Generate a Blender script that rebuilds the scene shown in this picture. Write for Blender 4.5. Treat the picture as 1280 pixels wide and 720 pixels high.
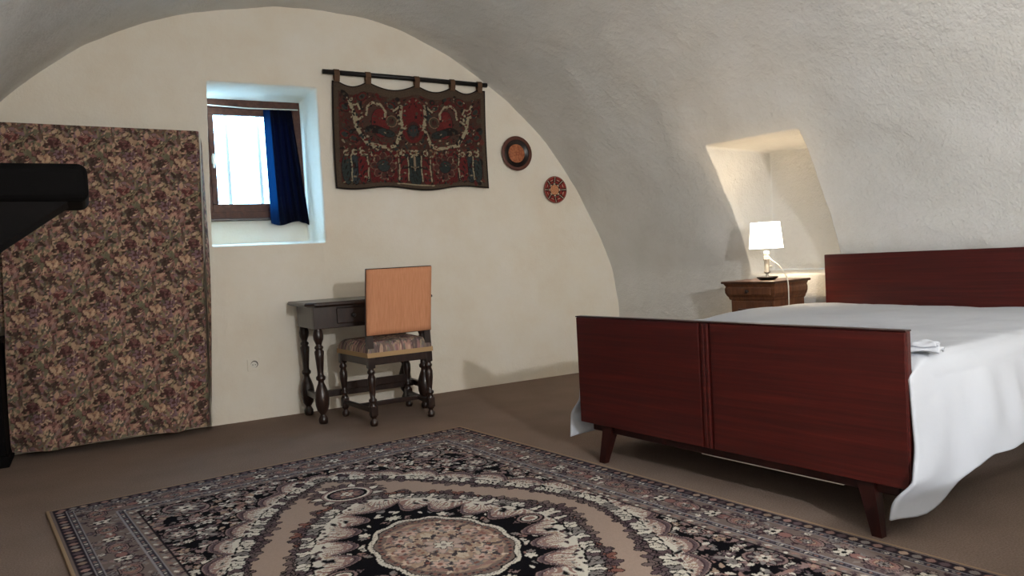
import bpy, bmesh, math, random
import numpy as np
from mathutils import Vector, Matrix

# ------------------------------------------------------------------ camera, world, lights, exposure
for o in list(bpy.data.objects): bpy.data.objects.remove(o)
SC = bpy.context.scene; COL = SC.collection
EYE = Vector((0, 0, 0.97)); YAW, PITCH, ROLL = -0.50695, -0.03923, 0.05424
def cam_axes():
    F = Vector((-math.sin(YAW)*math.cos(PITCH), math.cos(YAW)*math.cos(PITCH), math.sin(PITCH)))
    R0 = Vector((math.cos(YAW), math.sin(YAW), 0)); U0 = R0.cross(F)
    return F, R0*math.cos(ROLL)-U0*math.sin(ROLL), U0*math.cos(ROLL)+R0*math.sin(ROLL)
F_, R_, U_ = cam_axes()
cd = bpy.data.cameras.new('camera'); cam = bpy.data.objects.new('camera', cd); COL.objects.link(cam)
cd.sensor_width = 36; cd.lens = 946.4*36/1280; cd.clip_start = 0.02
cam.matrix_world = Matrix(((R_.x, U_.x, -F_.x, EYE.x), (R_.y, U_.y, -F_.y, EYE.y), (R_.z, U_.z, -F_.z, EYE.z), (0, 0, 0, 1)))
SC.camera = cam
SC.view_settings.view_transform = 'Standard'; SC.view_settings.look = 'None'
SC.view_settings.gamma = 1; SC.view_settings.use_curve_mapping = False
SC.view_settings.exposure = 0.0
SC.cycles.max_bounces = 12; SC.cycles.diffuse_bounces = 8

w = bpy.data.worlds.new('sky'); SC.world = w; w.use_nodes = True
bg = w.node_tree.nodes['Background']; bg.inputs[0].default_value = (0.36, 0.67, 1.0, 1)
# overcast sky: brightness grows from the horizon to the zenith as (1 + 2 sin h) / 3, dim ground below
wn, wl = w.node_tree.nodes, w.node_tree.links
tcw = wn.new('ShaderNodeTexCoord'); sep = wn.new('ShaderNodeSeparateXYZ'); wl.new(tcw.outputs['Generated'], sep.inputs[0])
mr_ = wn.new('ShaderNodeMapRange'); mr_.inputs['From Min'].default_value = 0.0; mr_.inputs['From Max'].default_value = 1.0
mr_.inputs['To Min'].default_value = 15.0; mr_.inputs['To Max'].default_value = 45.0; mr_.clamp = True; wl.new(sep.outputs['Z'], mr_.inputs['Value'])
gr_ = wn.new('ShaderNodeMapRange'); gr_.inputs['From Min'].default_value = -0.08; gr_.inputs['From Max'].default_value = 0.0
gr_.inputs['To Min'].default_value = 0.35; gr_.inputs['To Max'].default_value = 1.0; wl.new(sep.outputs['Z'], gr_.inputs['Value'])
mu_ = wn.new('ShaderNodeMath'); mu_.operation = 'MULTIPLY'; wl.new(mr_.outputs[0], mu_.inputs[0]); wl.new(gr_.outputs[0], mu_.inputs[1]); wl.new(mu_.outputs[0], bg.inputs[1])

def point_light(name, loc, watts, rad, col):
    d = bpy.data.lights.new(name, 'POINT'); d.energy = watts; d.shadow_soft_size = rad; d.color = col
    o = bpy.data.objects.new(name, d); COL.objects.link(o); o.location = loc; return o
LAMP = Vector((1.19, -1.15, 1.55))
point_light('room_lamp_light', LAMP, 250, 0.05, (0.97, 0.98, 1.0))

# ------------------------------------------------------------------ frames of reference
D = 5.1664                                                  # plane of the window wall
TB = 0.12608
EV = Vector((math.cos(TB), math.sin(TB), 0)); AV = Vector((-math.sin(TB), math.cos(TB), 0))
B0 = Vector((2.1826, 1.4471, 0))                            # near corner of the footboard
def bed(L, a, z=0.0): return B0 + EV*L + AV*a + Vector((0, 0, z))
TR = 0.1248
RE = Vector((math.cos(TR), math.sin(TR), 0)); RA = Vector((-math.sin(TR), math.cos(TR), 0))

rnd = random.Random(7); rng = np.random.default_rng(11)
def lin(c):
    c = np.asarray(c, float)/255.0
    return np.where(c <= 0.04045, c/12.92, ((c+0.055)/1.055)**2.4)
def lin4(c): return tuple(float(x) for x in lin(c))+(1.0,)

# ------------------------------------------------------------------ materials
def new_mat(name, col, rough=0.6, spec=0.3, metal=0.0):
    m = bpy.data.materials.new(name); m.use_nodes = True
    b = m.node_tree.nodes['Principled BSDF']
    b.inputs['Base Color'].default_value = lin4(col); b.inputs['Roughness'].default_value = rough
    b.inputs['Specular IOR Level'].default_value = spec; b.inputs['Metallic'].default_value = metal
    return m, m.node_tree.nodes, m.node_tree.links, b
def coords(n, l, scale=(1, 1, 1)):
    t = n.new('ShaderNodeTexCoord'); mp = n.new('ShaderNodeMapping'); mp.inputs['Scale'].default_value = scale
    l.new(t.outputs['Object'], mp.inputs['Vector']); return mp.outputs['Vector']
def noise(n, l, vec, scale, detail=4, rough=0.55):
    t = n.new('ShaderNodeTexNoise'); t.inputs['Scale'].default_value = scale; t.inputs['Detail'].default_value = detail
    t.inputs['Roughness'].default_value = rough; l.new(vec, t.inputs['Vector']); return t.outputs['Fac']
def ramp(n, l, fac, stops):
    r = n.new('ShaderNodeValToRGB'); el = r.color_ramp.elements
    while len(el) < len(stops): el.new(0.5)
    for e_, (p_, c_) in zip(el, stops): e_.position = p_; e_.color = lin4(c_)
    l.new(fac, r.inputs['Fac']); return r.outputs['Color']
def bump(n, l, b, h, strength, dist):
    k = n.new('ShaderNodeBump'); k.inputs['Strength'].default_value = strength; k.inputs['Distance'].default_value = dist
    l.new(h, k.inputs['Height']); l.new(k.outputs['Normal'], b.inputs['Normal']); return k
def mixc(n, l, a, b, f):
    m = n.new('ShaderNodeMix'); m.data_type = 'RGBA'
    if isinstance(f, float): m.inputs[0].default_value = f
    else: l.new(f, m.inputs[0])
    l.new(a, m.inputs[6]); l.new(b, m.inputs[7]); return m.outputs[2]
def add_h(n, l, pairs):
    out = None
    for o, k in pairs:
        mm = n.new('ShaderNodeMath'); mm.operation = 'MULTIPLY'; mm.inputs[1].default_value = k; l.new(o, mm.inputs[0])
        if out is None: out = mm.outputs[0]
        else:
            ad = n.new('ShaderNodeMath'); l.new(out, ad.inputs[0]); l.new(mm.outputs[0], ad.inputs[1]); out = ad.outputs[0]
    return out
def plaster(name, c0, c1, c2, st=0.5, coarse=22, dist=0.02):
    m, n, l, b = new_mat(name, c1, 0.92, 0.1)
    v = coords(n, l)
    l.new(ramp(n, l, noise(n, l, v, 2.3, 6, 0.65), [(0.3, c0), (0.5, c1), (0.72, c2)]), b.inputs['Base Color'])
    h = add_h(n, l, [(noise(n, l, v, coarse, 4, 0.5), 0.7), (noise(n, l, v, 75, 3, 0.6), 0.35)])
    bump(n, l, b, h, st, dist); return m
def wood(name, cols, axis=(1, 1, 1), rough=0.4, spec=0.4, scale=6, coat=0.0):
    m, n, l, b = new_mat(name, cols[1], rough, spec)
    v = coords(n, l, axis); f = noise(n, l, v, scale, 6, 0.6)
    l.new(ramp(n, l, f, [(0.28, cols[0]), (0.52, cols[1]), (0.75, cols[2])]), b.inputs['Base Color'])
    b.inputs['Coat Weight'].default_value = coat; b.inputs['Coat Roughness'].default_value = 0.15
    bump(n, l, b, f, 0.08, 0.01); return m
def painted(name, rough=0.95, fine=420, st=0.4, sheen=0.0):
    m, n, l, b = new_mat(name, (128, 128, 128), rough, 0.05)
    a = n.new('ShaderNodeAttribute'); a.attribute_name = 'Col'
    l.new(a.outputs['Color'], b.inputs['Base Color'])
    v = coords(n, l); bump(n, l, b, noise(n, l, v, fine, 2), st, 0.004)
    b.inputs['Sheen Weight'].default_value = sheen; return m

M = {}
M['gable'] = plaster('cream_plaster', (229, 219, 201), (233, 226, 211), (236, 231, 220), 0.3, 14, 0.02)
M['vault'] = plaster('vault_plaster', (209, 207, 201), (216, 215, 210), (222, 221, 218), 0.42, 20, 0.03)
M['carpet'], n, l, b = new_mat('carpet', (112, 96, 84), 1.0, 0.02)
v = coords(n, l)
l.new(mixc(n, l, ramp(n, l, noise(n, l, v, 3, 5), [(0.3, (128, 110, 99)), (0.7, (144, 126, 114))]), ramp(n, l, noise(n, l, v, 160, 3), [(0.3, (104, 88, 77)), (0.7, (158, 140, 127))]), 0.45), b.inputs['Base Color'])
bump(n, l, b, noise(n, l, v, 300, 2), 0.5, 0.006)
M['mahogany'] = wood('mahogany', ((50, 12, 9), (66, 16, 12), (84, 24, 17)), (22, 0.6, 22), 0.42, 0.35, 3.2, 0.12)
M['mahogany_dark'] = wood('mahogany_dark', ((34, 10, 8), (44, 14, 10), (58, 20, 14)), (6, 6, 0.8), 0.4, 0.35, 4)
M['oak_dark'] = wood('dark_oak', ((30, 18, 14), (42, 26, 20), (58, 38, 29)), (5, 5, 1), 0.35, 0.45, 8, 0.2)
M['walnut'] = wood('walnut', ((74, 42, 26), (98, 60, 38), (120, 78, 52)), (6, 6, 1), 0.45, 0.35, 6, 0.08)
M['walnut_top'] = wood('walnut_top', ((54, 32, 22), (70, 44, 31), (88, 58, 42)), (4, 4, 1), 0.35, 0.4, 6, 0.2)
M['frame_wood'] = wood('window_wood', ((62, 34, 24), (80, 46, 33), (98, 60, 44)), (4, 4, 4), 0.5, 0.3, 8)
M['black_wood'] = wood('blackened_wood', ((5, 4, 4), (7, 6, 6), (10, 9, 9)), (2, 2, 6), 0.8, 0.08, 5)
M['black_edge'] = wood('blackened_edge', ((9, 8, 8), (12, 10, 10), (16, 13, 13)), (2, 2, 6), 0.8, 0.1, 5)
M['sheet'], n, l, b = new_mat('white_cotton', (188, 192, 199), 0.85, 0.1)
v = coords(n, l); bump(n, l, b, add_h(n, l, [(noise(n, l, v, 6, 5, 0.5), 1.0), (noise(n, l, v, 300, 2), 0.06)]), 0.25, 0.02)
M['tan_vinyl'], n, l, b = new_mat('tan_fabric', (206, 140, 92), 0.8, 0.15)
v = coords(n, l, (30, 2, 2)); f = noise(n, l, v, 6, 5); l.new(ramp(n, l, f, [(0.3, (196, 134, 98)), (0.7, (212, 152, 116))]), b.inputs['Base Color'])
v2 = coords(n, l); bump(n, l, b, noise(n, l, v2, 400, 2), 0.3, 0.003)
M['piping'] = new_mat('cream_braid', (176, 146, 108), 0.9, 0.1)[0]
M['iron'] = new_mat('black_iron', (20, 17, 16), 0.45, 0.4)[0]
M['bar_iron'] = new_mat('bar_iron', (140, 146, 146), 0.8, 0.1)[0]
M['white_plastic'] = new_mat('white_plastic', (226, 222, 210), 0.5, 0.4)[0]
M['grey_plastic'] = new_mat('grey_plastic', (92, 86, 78), 0.6, 0.3)[0]
M['chrome'] = new_mat('brushed_chrome', (206, 198, 182), 0.25, 0.5, 0.45)[0]
M['dark_dish'] = new_mat('dark_bronze', (34, 29, 26), 0.3, 0.5, 0.4)[0]
M['brown_glaze'] = new_mat('brown_glaze', (92, 56, 47), 0.45, 0.3)[0]
M['dark_glaze'] = new_mat('dark_glaze', (22, 9, 8), 0.3, 0.4)[0]
M['fabric_brown'], n, l, b = new_mat('brown_tab', (98, 76, 60), 0.95, 0.05)
bump(n, l, b, noise(n, l, coords(n, l), 300, 2), 0.4, 0.003)
M['rug'] = painted('rug_pile', 1.0, 520, 0.5, 0.0)
M['tapestry'] = painted('woven_tapestry', 0.95, 500, 0.4)
M['floral'] = painted('floral_fabric', 0.92, 450, 0.3)
M['plate_paint'] = painted('painted_plate', 0.35, 200, 0.1)
M['binding'] = new_mat('rug_binding', (158, 134, 108), 0.95, 0.05)[0]
M['navy'], n, l, b = new_mat('navy_voile', (9, 11, 22), 0.9, 0.05)
tr_ = n.new('ShaderNodeBsdfTranslucent'); tr_.inputs['Color'].default_value = lin4((28, 70, 168)); mx = n.new('ShaderNodeMixShader'); mx.inputs[0].default_value = 0.003
l.new(b.outputs[0], mx.inputs[1]); l.new(tr_.outputs[0], mx.inputs[2]); l.new(mx.outputs[0], n['Material Output'].inputs['Surface'])
bump(n, l, b, noise(n, l, coords(n, l), 350, 2), 0.3, 0.003)
M['navy_sheer'], n, l, b = new_mat('navy_sheer', (10, 22, 52), 0.9, 0.05)
tr_ = n.new('ShaderNodeBsdfTranslucent'); tr_.inputs['Color'].default_value = lin4((22, 96, 160)); mx = n.new('ShaderNodeMixShader'); mx.inputs[0].default_value = 0.055
l.new(b.outputs[0], mx.inputs[1]); l.new(tr_.outputs[0], mx.inputs[2]); l.new(mx.outputs[0], n['Material Output'].inputs['Surface'])
M['glass'], n, l, b = new_mat('window_glass', (240, 248, 250), 0.0, 0.5)
tp = n.new('ShaderNodeBsdfTransparent'); gl = n.new('ShaderNodeBsdfGlossy'); gl.inputs['Roughness'].default_value = 0.02; mx = n.new('ShaderNodeMixShader'); mx.inputs[0].default_value = 0.05
l.new(tp.outputs[0], mx.inputs[1]); l.new(gl.outputs[0], mx.inputs[2]); l.new(mx.outputs[0], n['Material Output'].inputs['Surface'])
M['shade'], n, l, b = new_mat('lit_lampshade', (250, 246, 238), 0.9, 0.0)
b.inputs['Emission Color'].default_value = (1.0, 0.93, 0.82, 1); b.inputs['Emission Strength'].default_value = 4.0
M['shade_trim'] = new_mat('shade_trim', (150, 146, 138), 0.8, 0.1)[0]

# ------------------------------------------------------------------ mesh helpers
def link(name, me, mat=None, parent=None, smooth=False):
    o = bpy.data.objects.new(name, me); COL.objects.link(o)
    if mat is not None and not me.materials: me.materials.append(mat)
    if smooth: me.polygons.foreach_set('use_smooth', [True]*len(me.polygons))
    if parent is not None: o.parent = parent
    return o
def raw(name, vs, fs, mat, parent=None, smooth=False):
    me = bpy.data.meshes.new(name); me.from_pydata([tuple(x) for x in vs], [], fs); me.update()
    return link(name, me, mat, parent, smooth)
def grid_mesh(name, P, mat, parent=None, smooth=True, colors=None, keep=None, flip=False):
    h, w_ = P.shape[:2]; idx = np.arange(h*w_).reshape(h, w_)
    q = np.stack([idx[:-1, :-1], idx[:-1, 1:], idx[1:, 1:], idx[1:, :-1]], -1).reshape(-1, 4)
    if keep is not None: q = q[keep.reshape(-1)]
    if flip: q = q[:, ::-1]
    me = bpy.data.meshes.new(name); me.vertices.add(h*w_); me.vertices.foreach_set('co', P.reshape(-1).astype(np.float32))
    me.loops.add(q.size); me.loops.foreach_set('vertex_index', np.ascontiguousarray(q).reshape(-1).astype(np.int32))
    me.polygons.add(len(q)); me.polygons.foreach_set('loop_start', np.arange(0, q.size, 4, dtype=np.int32))
    me.update(calc_edges=True); me.validate()
    if colors is not None:
        at = me.color_attributes.new('Col', 'FLOAT_COLOR', 'POINT')
        c4 = np.ones((h*w_, 4), np.float32); c4[:, :3] = colors.reshape(-1, 3); at.data.foreach_set('color', c4.reshape(-1))
    return link(name, me, mat, parent, smooth)
def empty(name, loc=(0, 0, 0), rot=0.0):
    o = bpy.data.objects.new(name, None); COL.objects.link(o); o.location = loc; o.rotation_euler = (0, 0, rot); o.empty_display_size = 0.1
    return o
def tag(o, label, cat, group=None):
    o['label'] = label; o['category'] = cat
    if group: o['group'] = group
    return o
def struct(o, label=None):
    o['kind'] = 'structure'
    if label: o['label'] = label
    return o
def from_bm(name, bm, mat, parent=None, smooth=False):
    bmesh.ops.recalc_face_normals(bm, faces=bm.faces)
    me = bpy.data.meshes.new(name); bm.to_mesh(me); bm.free(); return link(name, me, mat, parent, smooth)
def box_bm(bm, c, s, rotz=0.0, bev=0.0, seg=2, taper=1.0):
    r = bmesh.ops.create_cube(bm, size=1.0); vs = r['verts']
    for v_ in vs:
        k = taper if v_.co.z < 0 else 1.0
        v_.co = Vector((v_.co.x*s[0]*k, v_.co.y*s[1]*k, v_.co.z*s[2]))
    if bev: 
        g = bmesh.ops.bevel(bm, geom=list({e_ for v_ in vs for e_ in v_.link_edges}), offset=bev, segments=seg, affect='EDGES', profile=0.5)
        vs = list({v_ for f_ in g['faces'] for v_ in f_.verts} | {v_ for v_ in vs if v_.is_valid})
    m_ = Matrix.Rotation(rotz, 4, 'Z')
    for v_ in vs: v_.co = m_ @ v_.co + Vector(c)
    return vs
def box(name, c, s, mat, parent=None, rotz=0.0, bev=0.004, taper=1.0):
    bm = bmesh.new(); box_bm(bm, c, s, rotz, bev, 2, taper); return from_bm(name, bm, mat, parent)
def lathe_data(prof, seg=24, square=None):
    vs, fs = [], []
    for r, z in prof:
        for k in range(seg):
            t = 2*math.pi*k/seg; vs.append((r*math.cos(t), r*math.sin(t), z))
    for i in range(len(prof)-1):
        for k in range(seg):
            a_, b_ = i*seg+k, i*seg+(k+1) % seg; fs.append((a_, b_, b_+seg, a_+seg))
    fs.append(tuple(range(seg-1, -1, -1))); fs.append(tuple(range((len(prof)-1)*seg, len(prof)*seg)))
    return vs, fs
def lathe(name, prof, mat, parent=None, loc=(0, 0, 0), seg=24, smooth=True):
    vs, fs = lathe_data(prof, seg); vs = [(x+loc[0], y+loc[1], z+loc[2]) for x, y, z in vs]
    return raw(name, vs, fs, mat, parent, smooth)
def tube(name, pts, r, mat, parent=None, seg=8, smooth=True):
    pts = [Vector(p_) for p_ in pts]; vs, fs = [], []
    for i, p_ in enumerate(pts):
        d_ = (pts[min(i+1, len(pts)-1)]-pts[max(i-1, 0)]).normalized()
        up = Vector((0, 0, 1)) if abs(d_.z) < 0.9 else Vector((1, 0, 0))
        x_ = d_.cross(up).normalized(); y_ = x_.cross(d_)
        for k in range(seg):
            t = 2*math.pi*k/seg; vs.append(p_+x_*r*math.cos(t)+y_*r*math.sin(t))
    for i in range(len(pts)-1):
        for k in range(seg):
            a_, b_ = i*seg+k, i*seg+(k+1) % seg; fs.append((a_, b_, b_+seg, a_+seg))
    fs.append(tuple(range(seg-1, -1, -1))); fs.append(tuple(range((len(pts)-1)*seg, len(pts)*seg)))
    return raw(name, vs, fs, mat, parent, smooth)
def prism(name, outline, n_axis, mat, parent=None, smooth=False):
    """outline: list of 3-D points; n_axis: thickness vector"""
    k = len(outline); vs = [Vector(p_) for p_ in outline]+[Vector(p_)+Vector(n_axis) for p_ in outline]
    fs = [tuple(range(k-1, -1, -1)), tuple(range(k, 2*k))]+[(i, (i+1) % k, (i+1) % k+k, i+k) for i in range(k)]
    bm = bmesh.new(); bv = [bm.verts.new(p_) for p_ in vs]
    for f_ in fs: bm.faces.new([bv[i] for i in f_])
    return from_bm(name, bm, mat, parent, smooth)
def vnoise(X, Y, sc, seed):
    r = np.random.default_rng(seed); T = r.random((97, 97))
    x, y = np.asarray(X)*sc+31.7, np.asarray(Y)*sc+17.3
    xi, yi = np.floor(x).astype(int), np.floor(y).astype(int); fx, fy = x-xi, y-yi
    fx, fy = fx*fx*(3-2*fx), fy*fy*(3-2*fy); g = lambda i, j: T[i % 97, j % 97]
    return (g(xi, yi)*(1-fx)+g(xi+1, yi)*fx)*(1-fy)+(g(xi, yi+1)*(1-fx)+g(xi+1, yi+1)*fx)*fy-0.5
def sstep(x, a_, b_):
    t = np.clip((np.asarray(x, float)-a_)/(b_-a_), 0, 1); return t*t*(3-2*t)
def lines(lo, hi, step, around=(), half=0.05, fine=0.006):
    pts = list(np.arange(lo, hi, step))+[hi]
    for c in around: 
        pts = [p_ for p_ in pts if abs(p_-c) > half or p_ in (lo, hi)]
        pts += list(np.arange(c-half, c+half+1e-6, fine))
    return np.unique(np.round([p_ for p_ in pts if lo <= p_ <= hi], 4))

# ------------------------------------------------------------------ the setting: floor, gable wall with window recess, vault with niche
me_f = raw('floor', [(-2.2, -3.0, 0), (6.2, -3.0, 0), (6.2, 5.3, 0), (-2.2, 5.3, 0)], [(0, 1, 2, 3)], M['carpet'])
struct(me_f, 'worn grey-brown fitted carpet')

WX0, WX1, WZ0, WZ1, WDEP = 0.72, 1.422, 1.145, 2.190, 0.45
xs = lines(-1.35, 4.15, 0.03, (WX0, WX1), 0.04, 0.005); zs = lines(-0.02, 2.86, 0.03, (WZ0, WZ1), 0.04, 0.005)
X, Z = np.meshgrid(xs, zs)
lean = -0.034*(Z-1.7)                                        # recess sides lean a little, as built
sx = sstep(X+lean, WX0-0.008, WX0+0.012)*(1-sstep(X, WX1-0.016, WX1+0.010))
sz = (1-sstep(Z, WZ1-0.014, WZ1+0.012))
sill = np.interp(Z, [WZ0, WZ0+0.028, 1.34, 1.36], [0, 0.80, 0.97, 1.0])
sill = sill*sstep(Z, WZ0-0.005, WZ0+0.012)
rel = 0.012*vnoise(X, Z, 1.6, 1)+0.006*vnoise(X, Z, 5, 2)+0.003*vnoise(X, Z, 14, 3)
Y = D+rel+WDEP*sx*sz*sill+0.006*vnoise(X*3, Z, 9, 8)*sx*sz
P = np.stack([X, Y, Z], -1)
xc, zc = (X[:-1, :-1]+X[1:, 1:])/2, (Z[:-1, :-1]+Z[1:, 1:])/2
keep = ~((xc > 0.735) & (xc < 1.385) & (zc > 1.40) & (zc < 2.15))
struct(grid_mesh('wall_back', P, M['gable'], keep=keep), 'cream plastered end wall under the vault')

prof = np.array([(-1.09, 0.0), (-1.09, .22), (-1.085, .43), (-1.06, .70), (-1.0, .95), (-.89, 1.25), (-.72, 1.58), (-.55, 1.82), (-0.377, 2.03), (-.214, 2.167), (.039, 2.349), (.302, 2.487), (.577, 2.593), (.866, 2.67), (1.196, 2.722), (1.49, 2.734), (1.771, 2.71), (2.063, 2.644), (2.432, 2.497), (2.69, 2.349), (2.957, 2.157), (3.234, 1.898), (3.518, 1.515), (3.736, 1.135), (3.859, .841), (3.89, .636), (3.903, .431), (3.905, .22), (3.905, 0.0)])
dd = np.r_[0, np.cumsum(np.hypot(*np.diff(prof, axis=0).T))]
def smooth_prof(step):
    t = np.arange(0, dd[-1], step); u = np.interp(t, dd, prof[:, 0]); z = np.interp(t, dd, prof[:, 1])
    k = int(0.10/step); ker = np.hanning(2*k+1); ker /= ker.sum()
    us, zs_ = np.convolve(np.pad(u, k, 'edge'), ker, 'valid'), np.convolve(np.pad(z, k, 'edge'), ker, 'valid')
    us[0], zs_[0] = prof[0]; us[-1], zs_[-1] = prof[-1]; return t, us, zs_
tt, uu, zz = smooth_prof(0.004)
L_of_u = lambda u: (u-1.7103)/1.008
NA0, NA1, NZ0, NZ1, NL = 1.44, 2.116, 0.765, 1.635, 2.38     # the niche
right = uu > 1.5
t_top = float(np.interp(-NZ1, -zz[right], tt[right])); t_bot = float(np.interp(-NZ0, -zz[right], tt[right]))
t_split_r = float(np.interp(-0.43, -zz[right], tt[right])); t_split_l = float(np.interp(0.43, zz[~right], tt[~right]))
tl = lines(0.0, float(tt[-1]), 0.028, (t_top, t_bot), 0.05, 0.006)
tl = np.unique(np.r_[tl, t_split_r, t_split_l])
sl = lines(-4.8, 3.0, 0.03, (NA0, NA1), 0.05, 0.006)
fr = np.linspace(0, 1, 26)[1:]
uL = L_of_u(np.interp(tl, tt, uu)); zL = np.interp(tl, tt, zz)
smax = (D+0.035-B0.y-EV.y*uL)/AV.y
S = np.concatenate([np.tile(sl, (len(tl), 1)), 3.0+(smax[:, None]-3.0)*fr[None, :]], 1)
Lg = np.repeat(uL[:, None], S.shape[1], 1); Zg = np.repeat(zL[:, None], S.shape[1], 1); Tg = np.repeat(tl[:, None], S.shape[1], 1)
# outward normal of the profile for plaster relief
nt = np.gradient(np.c_[uL, zL], tl, axis=0); nn = np.c_[-nt[:, 1], nt[:, 0]]; nn /= np.linalg.norm(nn, axis=1)[:, None]
rel = 0.030*vnoise(Tg, S, 1.1, 4)+0.014*vnoise(Tg, S, 3.1, 5)+0.007*vnoise(Tg, S, 8, 6)+0.003*vnoise(Tg, S, 19, 7)
rel *= sstep(Zg, 0.0, 0.2)
Lg = Lg+nn[:, 0:1]*rel; Zg = Zg+nn[:, 1:2]*rel
inn = sstep(S, NA0-0.006, NA0+0.022)*(1-sstep(S, NA1-0.022, NA1+0.006))*sstep(Tg, t_top-0.006, t_top+0.03)*(1-sstep(Tg, t_bot-0.02, t_bot+0.006))
Lg = Lg+(NL-Lg)*inn
P = np.stack([B0.x+EV.x*Lg+AV.x*S, B0.y+EV.y*Lg+AV.y*S, Zg], -1)
i0, i1 = int(np.searchsorted(tl, t_split_l)), int(np.searchsorted(tl, t_split_r))
struct(grid_mesh('wall_left', P[:i0+1], M['vault']), 'plastered foot of the vault on the fireplace side')
struct(grid_mesh('ceiling', P[i0:i1+1], M['vault']), 'rough white plastered barrel vault with a deep niche')
struct(grid_mesh('wall_right', P[i1:], M['vault']), 'plastered foot of the vault behind the bed')
struct(raw('wall_front', [(-1.6, -2.8, 0), (6.2, -2.8, 0), (6.2, -2.8, 3.0), (-1.6, -2.8, 3.0)], [(0, 1, 2, 3)], M['gable']), 'plastered end wall behind the viewer')

# ------------------------------------------------------------------ window
win = struct(empty('window_1', (1.08, D+0.42, 1.30)), 'small brown wooden window set deep in the end wall')
WY = D+0.43
def wpart(name, x0, x1, z0, z1, y0, y1, mat, par):
    o = box(name, ((x0+x1)/2, (y0+y1)/2, (z0+z1)/2), (x1-x0, y1-y0, z1-z0), mat, None, 0, 0.005)
    o.parent = par; o.matrix_parent_inverse = Matrix.Translation(-win.location); return o
wpart('frame_rail', 0.715, 1.43, 2.125, 2.20, WY-0.02, WY+0.05, M['frame_wood'], win)
wpart('frame_rail', 0.715, 1.43, 1.35, 1.40, WY-0.02, WY+0.05, M['frame_wood'], win)
wpart('frame_stile', 0.70, 0.775, 1.395, 2.125, WY-0.02, WY+0.05, M['frame_wood'], win)
wpart('frame_stile', 1.36, 1.43, 1.395, 2.125, WY-0.02, WY+0.05, M['frame_wood'], win)
wpart('sash_rail', 0.775, 1.36, 2.075, 2.125, WY-0.01, WY+0.03, M['frame_wood'], win)
wpart('sash_rail', 0.775, 1.36, 1.39, 1.455, WY-0.01, WY+0.03, M['frame_wood'], win)
wpart('sash_stile', 0.775, 0.815, 1.455, 2.075, WY-0.01, WY+0.03, M['frame_wood'], win)
wpart('sash_stile', 1.32, 1.36, 1.455, 2.075, WY-0.01, WY+0.03, M['frame_wood'], win)
wpart('pane', 0.812, 1.323, 1.452, 2.078, WY+0.008, WY+0.014, M['glass'], win)
hd = wpart('handle', 0.788, 0.803, 1.70, 1.80, WY-0.045, WY-0.03, M['chrome'], win)
wpart('handle_plate', 0.785, 0.806, 1.73, 1.79, WY-0.032, WY-0.008, M['chrome'], win)
wpart('threshold', 0.72, 1.425, 1.335, 1.352, WY-0.05, WY+0.03, M['oak_dark'], win)

for x_ in (0.939, 1.166):
    o = tube('grille_bar', [(x_, D+0.70, 1.25), (x_, D+0.70, 2.5)], 0.013, M['bar_iron'], win); o.matrix_parent_inverse = Matrix.Translation(-win.location)
cur = tag(empty('window_curtain', (1.25, WY-0.06, 1.25)), 'navy blue voile curtain drawn to the right half of the small window', 'curtain')
def child(o, par):
    o.parent = par; o.matrix_parent_inverse = par.matrix_basis.inverted(); return o
U, V = np.meshgrid(np.linspace(0, 1, 90), np.linspace(0, 1, 60))
x0 = 1.145-0.0*V; x1 = 1.345+0.055*V
Xc = x0+(x1-x0)*U+0.02*V*(U-0.2)
amp = 0.013*(0.6+0.4*V)*sstep(U, 0.18, 0.35)
Yc = WY-0.055-0.035*V+amp*np.sin(U*2*np.pi*5.3+0.8*np.sin(V*3))+0.004*np.sin(U*19+V*5)
Zc = 2.115-V*(0.805+0.015*np.sin(U*7)+0.012*U)
Pc = np.stack([Xc, Yc, Zc], -1)
child(grid_mesh('fabric', Pc[:, 20:], M['navy']), cur)
child(grid_mesh('sheer_edge', Pc[:, :21], M['navy_sheer']), cur)
child(tube('curtain_wire', [(0.735, WY-0.055, 2.13), (1.05, WY-0.055, 2.118), (1.39, WY-0.055, 2.122)], 0.004, M['white_plastic']), cur)

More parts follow.
